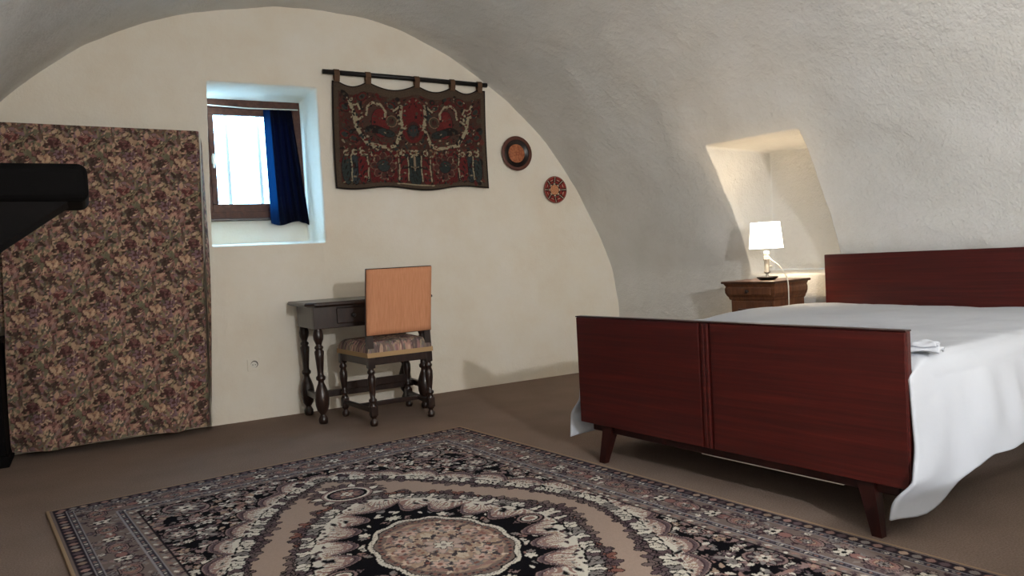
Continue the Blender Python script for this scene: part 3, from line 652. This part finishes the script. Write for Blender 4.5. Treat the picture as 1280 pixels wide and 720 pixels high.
# ------------------------------------------------------------------ plates on the wall
def plate_mesh(r, prof_):
    return lathe_data([(a_*r, z_*r) for a_, z_ in prof_], 40)
def wall_plate(name, x, z, parts, label):
    root = tag(empty(name, (x, D-0.004, z)), label, 'plate'); root.rotation_euler = (math.pi/2, 0, 0)
    return root
pl = wall_plate('wall_plate', 2.961, 1.782, None, 'brown glazed plate with a dark ring and rust centre on the wall beside the tapestry')
R1 = 0.134
lathe('rim', [(0.001, 0.0), (0.5*R1, 0.0), (0.95*R1, 0.020), (R1, 0.026), (R1*0.985, 0.031), (0.74*R1, 0.026), (0.72*R1, 0.024), (0.70*R1, 0.018), (0.001, 0.017)], M['brown_glaze'], pl, seg=48)
lathe('dark_ring', [(0.50*R1, 0.016), (0.55*R1, 0.0205), (0.66*R1, 0.023), (0.74*R1, 0.0295), (0.80*R1, 0.0305), (0.80*R1, 0.02), (0.5*R1, 0.015)], M['dark_glaze'], pl, seg=48)
mctr, n, l, b = new_mat('rust_centre', (168, 104, 70), 0.6, 0.2)
l.new(ramp(n, l, noise(n, l, coords(n, l), 60, 4), [(0.35, (140, 80, 56)), (0.65, (188, 120, 82))]), b.inputs['Base Color'])
lathe('centre', [(0.001, 0.0165), (0.53*R1, 0.0165), (0.535*R1, 0.0205), (0.50*R1, 0.0225), (0.001, 0.0215)], mctr, pl, seg=48)
pl2 = wall_plate('wall_plate', 3.303, 1.500, None, 'small red and white painted plate with a petal pattern, lower of the two wall plates')
R2 = 0.107
rr = np.linspace(0.0, 1.0, 40); th_ = np.linspace(0, 2*np.pi, 121); RR, TH = np.meshgrid(rr, th_)
Pz = 0.008+0.016*sstep(RR, 0.35, 1.0)-0.008*sstep(RR, 0.96, 1.0)
colr = np.ones(RR.shape+(3,))*lin((120, 44, 42))
pet = np.abs(((TH/(2*np.pi)*8) % 1)-0.5)
colr[(RR > 0.36)] = lin((132, 52, 48))
colr[(RR > 0.44) & (pet > 0.44)] = lin((196, 180, 160)); colr[(RR > 0.44) & (pet > 0.34) & (pet < 0.44)] = lin((46, 34, 32))
colr[(RR > 0.62) & (RR < 0.70) & (pet < 0.30) & (pet > 0.1)] = lin((52, 36, 34)); colr[(RR > 0.70) & (RR < 0.76) & (pet < 0.2)] = lin((190, 150, 130))
colr[(RR > 0.36) & (RR < 0.50)] = lin((60, 44, 40)); colr[(RR > 0.40) & (RR < 0.47) & (pet > 0.25)] = lin((200, 182, 158))
colr[RR < 0.36] = lin((196, 140, 104)); colr[(RR < 0.36) & (np.sin(TH*5+RR*30) > 0.5)] = lin((178, 116, 82))
colr[RR > 0.93] = lin((170, 112, 98))
grid_mesh('painted_face', np.stack([RR*R2*np.cos(TH), RR*R2*np.sin(TH), Pz], -1), M['plate_paint'], pl2, True, colr)
lathe('rim', [(0.001, 0.0), (0.6*R2, 0.0), (0.97*R2, 0.012), (1.01*R2, 0.017), (R2*1.0, 0.021), (0.97*R2, 0.021), (0.6*R2, 0.006), (0.001, 0.005)], M['brown_glaze'], pl2, seg=48)

# ------------------------------------------------------------------ wall socket, nail
so = tag(empty('wall_socket', (0.899, D, 0.36)), 'small white electric socket low on the wall between floral hanging and desk', 'socket')
child(box('socket_plate', (0.899, D-0.004, 0.364), (0.082, 0.012, 0.082), M['gable'], None, 0, 0.004), so)
bm = bmesh.new(); bmesh.ops.create_cone(bm, cap_ends=True, segments=28, radius1=0.023, radius2=0.023, depth=0.004)
for v_ in bm.verts: v_.co = Vector((v_.co.x+0.903, v_.co.z+D-0.0105, v_.co.y+0.368))
child(from_bm('recess', bm, M['grey_plastic']), so)
bm = bmesh.new(); bmesh.ops.create_cone(bm, cap_ends=True, segments=28, radius1=0.020, radius2=0.020, depth=0.003)
for v_ in bm.verts: v_.co = Vector((v_.co.x+0.900, v_.co.z+D-0.0125, v_.co.y+0.365))
child(from_bm('socket_face', bm, M['white_plastic']), so)
for dx_ in (-0.008, 0.008):
    bm = bmesh.new(); bmesh.ops.create_cone(bm, cap_ends=True, segments=12, radius1=0.003, radius2=0.003, depth=0.002)
    for v_ in bm.verts: v_.co = Vector((v_.co.x+0.900+dx_, v_.co.z+D-0.0145, v_.co.y+0.365))
    child(from_bm('socket_hole', bm, M['iron']), so)

# ------------------------------------------------------------------ writing desk
DX0, DX1, DY0, DY1, DZ = 1.135, 1.985, 4.625, 5.135, 0.762
desk = tag(empty('writing_desk', ((DX0+DX1)/2, (DY0+DY1)/2, 0)), 'dark oak writing desk with turned legs standing against the end wall', 'desk')
ch_ = 0.05
out = [(DX0+ch_, DY0), (DX1-ch_, DY0), (DX1, DY0+ch_), (DX1, DY1), (DX0, DY1), (DX0, DY0+ch_)]
def chamfer_slab(name, out, z0, z1, inset, mat, par):
    cx = sum(p_[0] for p_ in out)/len(out); cy = sum(p_[1] for p_ in out)/len(out)
    rings = [(1.0-inset*1.2, z0), (1.0, z0+(z1-z0)*0.35), (1.0, z0+(z1-z0)*0.7), (1.0-inset*0.5, z1)]
    k = len(out); vs = []; fs = []
    for s_, z_ in rings: vs += [(cx+(p_[0]-cx)*s_, cy+(p_[1]-cy)*s_, z_) for p_ in out]
    for i in range(len(rings)-1): fs += [(i*k+j, i*k+(j+1) % k, (i+1)*k+(j+1) % k, (i+1)*k+j) for j in range(k)]
    fs += [tuple(range(k-1, -1, -1)), tuple(range((len(rings)-1)*k, len(rings)*k))]
    return child(raw(name, vs, fs, mat), par)
chamfer_slab('desk_top', out, DZ-0.028, DZ, 0.035, M['oak_dark'], desk)
AX0, AX1, AY0, AY1 = 1.185, 1.935, 4.675, 5.10
for nm, c_, s_ in (('apron', ((AX0+AX1)/2, AY0+0.012, 0.665), (AX1-AX0, 0.024, 0.14)), ('apron', ((AX0+AX1)/2, AY1-0.012, 0.665), (AX1-AX0, 0.024, 0.14)), ('apron', (AX0+0.012, (AY0+AY1)/2, 0.665), (0.024, AY1-AY0-0.05, 0.14)), ('apron', (AX1-0.012, (AY0+AY1)/2, 0.665), (0.024, AY1-AY0-0.05, 0.14))):
    child(box(nm, c_, s_, M['oak_dark'], None, 0, 0.003), desk)
dr = child(box('drawer', (1.56, AY0-0.006, 0.67), (0.46, 0.018, 0.10), M['oak_dark'], None, 0, 0.006), desk)
for dx_ in (-0.13, 0.13): 
    kn = lathe('knob', [(0.006, 0), (0.006, 0.012), (0.013, 0.018), (0.015, 0.025), (0.009, 0.031), (0.001, 0.032)], M['iron'], None, (0, 0, 0), 14)
    for v_ in kn.data.vertices: v_.co = Vector((1.56+dx_+v_.co.x, AY0-0.014-v_.co.z, 0.67+v_.co.y))
    child(kn, dr)
leg_prof = [(0.012, 0.0), (0.024, 0.002), (0.030, 0.015), (0.030, 0.035), (0.022, 0.05), (0.017, 0.06), (0.020, 0.066), (0.033, 0.085), (0.042, 0.12), (0.045, 0.16), (0.040, 0.20), (0.028, 0.235), (0.020, 0.255), (0.018, 0.27), (0.029, 0.28), (0.030, 0.295), (0.020, 0.306), (0.019, 0.32), (0.022, 0.36), (0.027, 0.42), (0.030, 0.455), (0.020, 0.466), (0.027, 0.474), (0.027, 0.484), (0.017, 0.494), (0.020, 0.505), (0.030, 0.53), (0.032, 0.555), (0.026, 0.585), (0.019, 0.60), (0.026, 0.606), (0.027, 0.62), (0.020, 0.63)]
lv, lf = lathe_data(leg_prof, 20); lme = bpy.data.meshes.new('leg'); lme.from_pydata(lv, [], lf)
for x_ in (AX0+0.03, AX1-0.03):
    for y_ in (AY0+0.03, AY1-0.035):
        o = link('leg', lme, M['oak_dark'], None, True); o.location = (x_, y_, 0); child(o, desk)
        child(box('leg_block', (x_, y_, 0.155), (0.05, 0.05, 0.075), M['oak_dark'], None, 0, 0.005), desk)
for x_ in (AX0+0.03, AX1-0.03): child(box('stretcher', (x_, (AY0+AY1)/2, 0.155), (0.026, AY1-AY0-0.11, 0.04), M['oak_dark'], None, 0, 0.005), desk)
child(box('stretcher', ((AX0+AX1)/2, (AY0+AY1)/2, 0.155), (AX1-AX0-0.08, 0.03, 0.042), M['oak_dark'], None, 0, 0.005), desk)

# ------------------------------------------------------------------ chair (local: +y is the way the sitter faces)
CHX, CHY, CHR = 1.632, 4.41, 0.03
chair = tag(empty('upholstered_chair', (CHX, CHY, 0), CHR), 'dark turned-wood chair with tan fabric back and floral seat, pushed up to the desk', 'chair')
BW, FW, CDp = 0.189, 0.222, 0.43
# back posts: square, raked above the seat
for s_ in (-1, 1):
    bm = bmesh.new()
    secs = [(0.0, 0.40, 0.042), (0.0, 0.58, 0.040), (-0.03, 0.78, 0.034), (-0.06, 0.945, 0.030)]
    ring = []
    for y_, z_, wd in secs:
        ring.append([bm.verts.new((s_*BW+sx_*wd/2, y_+sy_*(wd/2 if z_ < 0.5 else 0.011), z_)) for sx_, sy_ in ((-1, -1), (1, -1), (1, 1), (-1, 1))])
    for a_, b_ in zip(ring[:-1], ring[1:]):
        for k in range(4): bm.faces.new((a_[k], a_[(k+1) % 4], b_[(k+1) % 4], b_[k]))
    bm.faces.new(ring[0][::-1]); bm.faces.new(ring[-1])
    from_bm('back_post', bm, M['oak_dark'], chair)
cleg = [(0.010, 0.0), (0.020, 0.002), (0.025, 0.015), (0.024, 0.03), (0.014, 0.042), (0.014, 0.05), (0.022, 0.058), (0.022, 0.13), (0.016, 0.142), (0.024, 0.152), (0.024, 0.162), (0.015, 0.172), (0.018, 0.20), (0.024, 0.25), (0.025, 0.29), (0.017, 0.315), (0.024, 0.325), (0.023, 0.335), (0.016, 0.345), (0.022, 0.356), (0.022, 0.41)]
cv, cf = lathe_data(cleg, 18); cme = bpy.data.meshes.new('leg'); cme.from_pydata(cv, [], cf)
legs = [(-BW, 0), (BW, 0), (-FW, CDp), (FW, CDp)]
for x_, y_ in legs:
    o = link('leg', cme, M['oak_dark'], chair, True); o.location = (x_, y_, 0)
    box('leg_block', (x_, y_, 0.095), (0.044, 0.044, 0.06), M['oak_dark'], chair, 0, 0.004)
    box('leg_block', (x_, y_, 0.385), (0.044, 0.044, 0.065), M['oak_dark'], chair, 0, 0.004)
def bar(name, a_, b_, h_, t_, mat, par):
    a_, b_ = Vector(a_), Vector(b_); d_ = b_-a_; L_ = d_.length
    return box(name, (a_+b_)/2, (L_, t_, h_), mat, par, math.atan2(d_.y, d_.x), 0.004)
bar('seat_rail', (-BW, 0, 0.395), (BW, 0, 0.395), 0.05, 0.03, M['oak_dark'], chair)
bar('seat_rail', (-FW, CDp, 0.395), (FW, CDp, 0.395), 0.05, 0.03, M['oak_dark'], chair)
for s_ in (-1, 1):
    bar('seat_rail', (s_*BW, 0, 0.395), (s_*FW, CDp, 0.395), 0.05, 0.03, M['oak_dark'], chair)
    bar('stretcher', (s_*BW, 0, 0.095), (s_*FW, CDp, 0.095), 0.028, 0.026, M['oak_dark'], chair)
bar('stretcher', (-(BW+FW)/2, CDp*0.5, 0.095), ((BW+FW)/2, CDp*0.5, 0.095), 0.028, 0.026, M['oak_dark'], chair)
bar('stretcher', (-FW, CDp, 0.20), (FW, CDp, 0.20), 0.05, 0.024, M['oak_dark'], chair)
# upholstered back panel with dark edge
def raked(name, x0, x1, z0, z1, y_off, th__, mat, bulge=0.0):
    n_ = 12; vs = []; 
    U_, V_ = np.meshgrid(np.linspace(0, 1, n_), np.linspace(0, 1, n_))
    zz_ = z0+(z1-z0)*V_; xx_ = x0+(x1-x0)*U_
    rk = np.interp(zz_, [0.40, 0.58, 0.78, 0.945, 0.98], [0, 0, -0.03, -0.06, -0.066])
    bl = bulge*np.sin(np.pi*U_)*np.sin(np.pi*V_)
    o = grid_mesh(name, np.stack([xx_, rk+y_off-bl, zz_], -1), mat, chair, False)
    md_ = o.modifiers.new('thick', 'SOLIDIFY'); md_.thickness = th__; md_.offset = 0; return o
raked('back_panel', -0.210, 0.210, 0.552, 0.948, -0.018, 0.018, M['tan_vinyl'], 0.004)
raked('back_cushion', -0.165, 0.165, 0.576, 0.934, 0.024, 0.020, M['tan_vinyl'], -0.02)
raked('back_edge', -0.2125, 0.2125, 0.548, 0.953, -0.010, 0.010, M['oak_dark'])
# seat pad, with a braid round its foot
def pad(nx=40, ny=40):
    U_, V_ = np.meshgrid(np.linspace(-1, 1, nx), np.linspace(-1, 1, ny))
    wv = (BW+FW)/2+(FW-BW)/2*V_+0.022; x_ = U_*wv; y_ = CDp/2+V_*(CDp/2+0.024)
    r_ = np.maximum(np.abs(U_), np.abs(V_)); z_ = 0.442+0.062*(1-np.clip((r_-0.80)/0.20, 0, 1)**2.2)**0.6+0.012*(1-U_**2)*(1-V_**2)
    return np.stack([x_, y_, z_], -1)
Pp = pad(90, 90); fcol = floral(0.445, 0.445); fcol = np.clip(fcol[:90, :90]*1.1+np.array([0.06, 0.05, 0.055]), 0, 1); 
grid_mesh('seat_pad', Pp, M['floral'], chair, True, fcol)
bm = bmesh.new(); ringv = []
for z_, g in ((0.418, 0.020), (0.418, 0.026), (0.446, 0.026), (0.446, 0.012)):
    ringv.append([bm.verts.new(p_) for p_ in ((-BW-g, -g, z_), (BW+g, -g, z_), (FW+g, CDp+g, z_), (-FW-g, CDp+g, z_))])
for a_, b_ in zip(ringv[:-1], ringv[1:]):
    for k in range(4): bm.faces.new((a_[k], a_[(k+1) % 4], b_[(k+1) % 4], b_[k]))
br = from_bm('braid', bm, M['piping'], chair); br['label'] = 'cream braid round the seat'

# ------------------------------------------------------------------ bed
ZT, ZB, FWD = 0.678, 0.178, 1.542
bedr = tag(empty('bed', bed(1.03, 0.77), TB), 'double bed frame with plain dark red mahogany headboard and footboard', 'bed')
def bbox_(name, L0, L1, a0, a1, z0, z1, mat, par=bedr, bev=0.004):
    o = box(name, (0, 0, 0), (L1-L0, a1-a0, z1-z0), mat, None, 0, bev)
    o.parent = par
    base = bedr.matrix_basis.inverted() @ bed((L0+L1)/2, (a0+a1)/2, (z0+z1)/2)
    if par is bedr: o.location = base
    else: o.location = base-par.location
    return o
SPL = 0.782                                                  # where the double moulding divides the footboard (from the near end)
fb = bbox_('footboard', 0.004, 0.030, 0.0, FWD, ZB, ZT, M['mahogany'])
bbox_('board_panel', -0.003, 0.006, 0.004, SPL-0.030, ZB+0.003, ZT-0.003, M['mahogany'], fb, 0.002)
bbox_('board_panel', -0.003, 0.006, SPL+0.030, FWD-0.004, ZB+0.003, ZT-0.003, M['mahogany'], fb, 0.002)
for a_ in (SPL-0.017, SPL+0.001): bbox_('moulding', -0.006, 0.006, a_, a_+0.015, ZB+0.003, ZT-0.003, M['mahogany'], fb, 0.004)
bbox_('top_edge', -0.004, 0.032, -0.001, FWD+0.001, ZT-0.001, ZT+0.004, M['mahogany_dark'], fb, 0.0015)
HBL = 2.050
bbox_('headboard', HBL, HBL+0.028, -0.04, FWD-0.04+0.005, 0.22, 0.886, M['mahogany'])
for s_, a_ in ((1, 0.025), (-1, FWD-0.025)):
    bbox_('side_rail', 0.03, HBL, a_-0.012, a_+0.012, 0.215, 0.33, M['mahogany_dark'])
bbox_('foot_rail', 0.032, 0.060, 0.05, FWD-0.05, 0.142, 0.23, M['mahogany_dark'])
bbox_('slat_base', 0.06, HBL-0.01, 0.05, FWD-0.05, 0.235, 0.26, M['black_edge'])
mr = bbox_('metal_rail', 0.044, 0.054, 0.25, 0.86, 0.135, 0.141, M['white_plastic'], bedr, 0.001)
def splay_leg(L_, a_, dirA, dirL, top=0.20):
    bm = bmesh.new(); ring = []
    for z_, wd, off in ((top, 0.062, 0.0), (0.0, 0.034, 0.045)):
        c_ = bed(L_+dirL*off*0.5, a_+dirA*off, z_)
        ring.append([bm.verts.new(c_+EV*sx_*wd*0.42+AV*sy_*wd*0.5) for sx_, sy_ in ((-1, -1), (1, -1), (1, 1), (-1, 1))])
    for k in range(4): bm.faces.new((ring[0][k], ring[0][(k+1) % 4], ring[1][(k+1) % 4], ring[1][k]))
    bm.faces.new(ring[0]); bm.faces.new(ring[1][::-1])
    child(from_bm('leg', bm, M['mahogany_dark']), bedr)
splay_leg(0.045, 1.375, 1, -1); splay_leg(0.045, 0.165, -1, -1); splay_leg(1.98, 1.375, 1, 1, 0.25); splay_leg(1.98, 0.165, -1, 1, 0.25)

# sheet: one surface running from the far hem over the mattress to the near hem
nL, nC = 150, 190
ZS = 0.588
Ls = np.linspace(0, 1, nL); tcs = np.linspace(0, 1, nC)
T, Lr = np.meshgrid(tcs, Ls)
L0 = 0.052+(HBL-0.012-0.052)*Lr
hem_near = np.interp(L0, [0.05, 0.10, 0.16, 0.25, 0.35, 0.6, 1.2, 2.1], [0.088, 0.092, 0.150, 0.215, 0.245, 0.252, 0.22, 0.20])
hem_far = 0.075+0.02*np.sin(L0*6)
# pieces of the run: far drop | far round | top | near round | near drop
RB = 0.07
def section(T, L0):
    a = np.zeros_like(T); z = np.zeros_like(T)
    t1, t2, t3, t4 = 0.20, 0.27, 0.66, 0.73
    k = T < t1; s = np.clip(T/t1, 0, 1); z_f = hem_far+(ZS-RB-hem_far)*s; a_f = 1.592-0.02*s+0.060*np.exp(-((L0-0.05)/0.25)**2)*(1-sstep(z_f, 0.19, 0.30))
    a = np.where(k, a_f, a); z = np.where(k, z_f, z)
    k = (T >= t1) & (T < t2); s = (T-t1)/(t2-t1)*np.pi/2; a = np.where(k, 1.502+RB*np.cos(s), a); z = np.where(k, ZS-RB+RB*np.sin(s), z)
    k = (T >= t2) & (T < t3); s = (T-t2)/(t3-t2); a = np.where(k, 1.502*(1-s)+0.035*s, a); z = np.where(k, ZS, z)
    k = (T >= t3) & (T < t4); s = (T-t3)/(t4-t3)*np.pi/2; a = np.where(k, 0.035-RB*np.sin(s), a); z = np.where(k, ZS-RB+RB*np.cos(s), z)
    k = T >= t4; s = np.clip((T-t4)/(1-t4), 0, 1); a = np.where(k, -0.035-0.065*s**0.8, a); z = np.where(k, ZS-RB+(hem_near-ZS+RB)*s, z)
    return a, z
A, Zs_ = section(T, L0)
near = np.clip((T-0.70)/0.30, 0, 1); far = np.clip((0.23-T)/0.23, 0, 1)
# folds on the hanging parts, strongest at the foot corner
cor = np.exp(-((L0-0.05)/0.22)**2)
out = 0.12+0.88*sstep(L0, 0.06, 0.34)
kn_ = T >= 0.66
A = np.where(kn_ & (A < 0), A*out-0.010*near*(1-out), A)
A = A-near*out*(0.018*np.sin(L0*15+0.6)+0.012*np.sin(L0*31+1.2)+0.012*np.sin(L0*24+T*14)+0.016*np.exp(-((L0-0.34)/0.07)**2)-0.020*np.exp(-((L0-0.20)/0.04)**2))
A = A+far*(0.008*np.sin(L0*15)+0.005*np.sin(L0*33))
# foot corner of the sheet: falls outside the board's edge, then its tip curls round in front of the board
wc = np.exp(-((L0-0.05)/0.085)**2)*near
low = 1-sstep(Zs_, 0.10, 0.46)
off_edge = 1-np.exp(-((L0-0.05)/0.035)**2)
A = A-0.040*wc*off_edge*np.sin(np.pi*np.clip(low*0.9, 0, 1))+0.070*np.exp(-((L0-0.05)/0.05)**2)*near*sstep(low, 0.70, 1.0)
wf = np.exp(-((L0-0.05)/0.05)**2)*sstep(T, 0.665, 0.705)
Lfin = L0-(0.047+0.012*sstep(low, 0.2, 0.6))*wf-0.040*wc*sstep(low, 0.3, 0.95)-far*0.02*np.exp(-((L0-0.05)/0.1)**2)
topm = ((T > 0.25) & (T < 0.68))
Zs_ = Zs_+np.where(topm, 1, 0.25)*(0.016*vnoise(L0, A, 2.6, 41)+0.008*vnoise(L0, A+0.4*L0, 6, 42)+0.006*np.abs(vnoise(L0+0.8*A, A, 11, 43)))*(1-near)*(1-far)
Zs_ = Zs_-0.03*sstep(L0, 1.85, 2.04)*(1-near)*(1-far)-0.03*(1-sstep(L0, 0.05, 0.12))*(1-near)*(1-far)+0.012*np.sin(np.pi*np.clip((L0-0.9)/1.0, 0, 1))*np.where(topm, 1, 0)
P = np.stack([B0.x+EV.x*Lfin+AV.x*A, B0.y+EV.y*Lfin+AV.y*A, Zs_], -1)
sh = grid_mesh('bed_sheet', P, M['sheet'])
md = sh.modifiers.new('thick', 'SOLIDIFY'); md.thickness = 0.008; md.offset = 0
tag(sh, 'white cotton sheet spread over the bed, draping down to the floor at the corner', 'bed sheet')
# small folded white cloth on the bed corner
bm = bmesh.new()
U, V = np.meshgrid(np.linspace(-1, 1, 22), np.linspace(-1, 1, 16))
def small_cloth():
    nap = tag(empty('folded_cloth', bed(0.145, 0.012, ZS+0.012), TB+0.25), 'small folded white cloth lying on the sheet just behind the footboard corner', 'cloth')
    for lay, (sx_, sy_, h_) in enumerate(((0.045, 0.050, 0.006), (0.036, 0.040, 0.020))):
        rr_ = np.clip(np.maximum(np.abs(U), np.abs(V)), 0, 1)
        z_ = h_+0.014*(1-rr_**4)+0.005*np.sin(U*4+lay)*np.cos(V*3)
        x_ = U*sx_*(1+0.08*np.sin(V*3+lay)); y_ = V*sy_*(1+0.06*np.cos(U*4))
        o = grid_mesh('fold', np.stack([x_, y_, z_], -1), M['sheet'], nap)
        m_ = o.modifiers.new('thick', 'SOLIDIFY'); m_.thickness = 0.005
bm.free(); small_cloth()

# ------------------------------------------------------------------ bedside cabinet and its lamp
NL0, NL1, NAa, NAb, NZT = 1.735, 2.065, 1.665, 1.985, 0.742
ns = tag(empty('bedside_cabinet', bed((NL0+NL1)/2, (NAa+NAb)/2), TB), 'small walnut bedside cabinet with one drawer, in front of the wall niche', 'cabinet')
def nbox(name, L0, L1, a0, a1, z0, z1, mat, par=ns, bev=0.004):
    o = box(name, (0, 0, 0), (L1-L0, a1-a0, z1-z0), mat, None, 0, bev)
    o.parent = par; base = ns.matrix_basis.inverted() @ bed((L0+L1)/2, (a0+a1)/2, (z0+z1)/2)
    o.location = base if par is ns else base-par.location
    return o
nbox('body', NL0, NL1, NAa, NAb, 0.06, NZT-0.11, M['walnut'])
nbox('plinth', NL0-0.015, NL1, NAa-0.015, NAb+0.015, 0.0, 0.07, M['walnut'])
nbox('cabinet_top', NL0-0.045, NL1+0.012, NAa-0.045, NAb+0.045, NZT-0.016, NZT, M['walnut_top'], ns, 0.005)
# ogee frieze between body and top
cL, cA = (NL0+NL1)/2, (NAa+NAb)/2; vs = []; fs = []
steps = [(0.004, NZT-0.122), (0.010, NZT-0.112), (0.010, NZT-0.106), (0.018, NZT-0.095), (0.026, NZT-0.075), (0.027, NZT-0.05), (0.022, NZT-0.035), (0.028, NZT-0.024), (0.034, NZT-0.015)]
for g, z_ in steps: vs += [bed(NL0-g, NAa-g, z_), bed(NL1, NAa-g, z_), bed(NL1, NAb+g, z_), bed(NL0-g, NAb+g, z_)]
for i in range(len(steps)-1): fs += [(i*4+j, i*4+(j+1) % 4, (i+1)*4+(j+1) % 4, (i+1)*4+j) for j in range(4)]
fs += [(3, 2, 1, 0), tuple(range(len(steps)*4-4, len(steps)*4))]
child(raw('frieze', vs, fs, M['walnut']), ns)
dw = nbox('drawer', NL0-0.034, NL0-0.020, NAa+0.0, NAb-0.0, NZT-0.088, NZT-0.040, M['walnut'], ns, 0.006)
kb = lathe('knob', [(0.005, 0), (0.005, 0.010), (0.011, 0.016), (0.012, 0.022), (0.007, 0.028), (0.001, 0.029)], M['oak_dark'], None, (0, 0, 0), 14)
for v_ in kb.data.vertices: v_.co = Vector((-0.006-v_.co.z, v_.co.x, v_.co.y))
kb.parent = dw
dor = nbox('door', NL0-0.012, NL0+0.004, NAa+0.012, NAb-0.012, 0.085, NZT-0.130, M['walnut'], ns, 0.004)
nbox('door_panel', NL0-0.018, NL0-0.006, NAa+0.06, NAb-0.06, 0.135, NZT-0.175, M['walnut_top'], dor, 0.008)

LP = bed(1.865, 1.795, NZT)
lamp = tag(empty('bedside_lamp', LP), 'lit table lamp with white drum shade on the bedside cabinet', 'lamp')
lathe('base', [(0.002, 0.0), (0.045, 0.0), (0.060, 0.010), (0.068, 0.018), (0.066, 0.021), (0.040, 0.014), (0.012, 0.013), (0.002, 0.014)], M['dark_dish'], lamp)
lathe('stem', [(0.010, 0.012), (0.014, 0.018), (0.010, 0.026), (0.007, 0.036), (0.014, 0.044), (0.021, 0.048), (0.021, 0.056), (0.016, 0.060), (0.016, 0.125), (0.020, 0.130), (0.020, 0.136), (0.010, 0.140)], M['chrome'], lamp)
lathe('socket', [(0.013, 0.138), (0.017, 0.140), (0.017, 0.150), (0.014, 0.152), (0.014, 0.160), (0.018, 0.162), (0.018, 0.182), (0.010, 0.186)], M['white_plastic'], lamp)
sw = lathe('switch', [(0.004, 0.0), (0.004, 0.010), (0.006, 0.012), (0.005, 0.016), (0.001, 0.017)], M['chrome'], None, (0, 0, 0), 10)
for v_ in sw.data.vertices: v_.co = Vector((0.012+v_.co.z, -0.012+v_.co.x, 0.085+v_.co.y))
sw.parent = lamp
ZSB, ZST = 0.200, 0.372
vs, fs = [], []; sg = 40
for r_, z_ in ((0.106, ZSB), (0.090, ZST)):
    vs += [(r_*math.cos(2*math.pi*k/sg), r_*math.sin(2*math.pi*k/sg), z_) for k in range(sg)]
fs = [(k, (k+1) % sg, sg+(k+1) % sg, sg+k) for k in range(sg)]
shd = raw('lamp_shade', vs, fs, M['shade'], lamp, True); m_ = shd.modifiers.new('thick', 'SOLIDIFY'); m_.thickness = 0.002
for r_, z_ in ((0.1065, ZSB), (0.0905, ZST)):
    tube('shade_ring', [(r_*math.cos(2*math.pi*k/sg), r_*math.sin(2*math.pi*k/sg), z_) for k in range(sg+1)], 0.0018, M['shade_trim'], lamp, 6)
pts = [bed(1.855, 1.78, NZT+0.155), bed(1.85, 1.745, NZT+0.125), bed(1.84, 1.70, NZT+0.10), bed(1.83, 1.665, NZT+0.07), bed(1.82, 1.625, NZT+0.02), bed(1.815, 1.612, NZT-0.03), bed(1.815, 1.612, NZT-0.12), bed(1.815, 1.614, NZT-0.175), bed(1.815, 1.615, NZT-0.20)]
cp = []
for i in range(len(pts)-1):
    p0, p1, p2, p3 = pts[max(i-1, 0)], pts[i], pts[i+1], pts[min(i+2, len(pts)-1)]
    for k in range(5):
        t = k/5; cp.append(0.5*((2*p1)+(p2-p0)*t+(2*p0-5*p1+4*p2-p3)*t*t+(3*p1-p0-3*p2+p3)*t**3))
cp.append(pts[-1])
cord = child(tube('cord', cp, 0.0035, M['white_plastic'], None, 8), lamp); cord['label'] = 'white cord'
child(box('cord_switch', bed(1.815, 1.615, NZT-0.225), (0.022, 0.026, 0.065), M['white_plastic'], None, TB, 0.005), lamp)
bl = point_light('bedside_bulb', LP+Vector((0, 0, 0.27)), 10, 0.03, (1.0, 0.74, 0.45)); child(bl, lamp)

# ------------------------------------------------------------------ fireplace mantel at the left edge
man = tag(empty('fireplace_mantel', (-0.4, 2.2, 0.75)), 'blackened wooden mantel shelf on a slanting corbel at the left edge', 'mantel')
def mant():
    bm = bmesh.new(); box_bm(bm, (-0.47, 2.35, 1.221), (0.964, 0.30, 0.098), 0, 0.024, 5)
    child(from_bm('mantel_shelf', bm, M['black_wood']), man)
    prof_ = [(-0.035, 1.174), (-0.80, 1.174), (-0.80, 0.72), (-0.62, 0.76)]
    child(prism('corbel', [(x_, 2.215, z_) for x_, z_ in prof_], (0, 0.18, 0), M['black_edge']), man)
mant()

# ------------------------------------------------------------------ beside the viewer: the floor lamp that lights the room and an added unseen chest
rl = tag(empty('floor_lamp', (LAMP.x, LAMP.y, 0)), 'bare-bulb floor lamp standing on the carpet behind the viewer', 'lamp')
lathe('base', [(0.01, 0), (0.14, 0.0), (0.145, 0.012), (0.12, 0.022), (0.02, 0.035), (0.012, 0.04)], M['dark_dish'], rl, seg=32)
lathe('pole', [(0.011, 0.03), (0.011, 1.43), (0.02, 1.435), (0.02, 1.49), (0.012, 1.495)], M['dark_dish'], rl)
lc = tag(empty('shade_blocker', (2.5, 0.55, 0)), 'unseen added chest standing near the side of the bed', 'blocker')
child(box('body', (2.5, 0.55, 0.235), (1.36, 0.56, 0.41), M['oak_dark'], None, 0, 0.01), lc)  # added out of view to keep lamp light off the carpet beside the bed
child(box('blocker_top', (2.5, 0.55, 0.465), (1.40, 0.60, 0.05), M['oak_dark'], None, 0, 0.012), lc)
child(box('plinth', (2.5, 0.55, 0.02), (1.40, 0.60, 0.04), M['oak_dark'], None, 0, 0.008), lc)
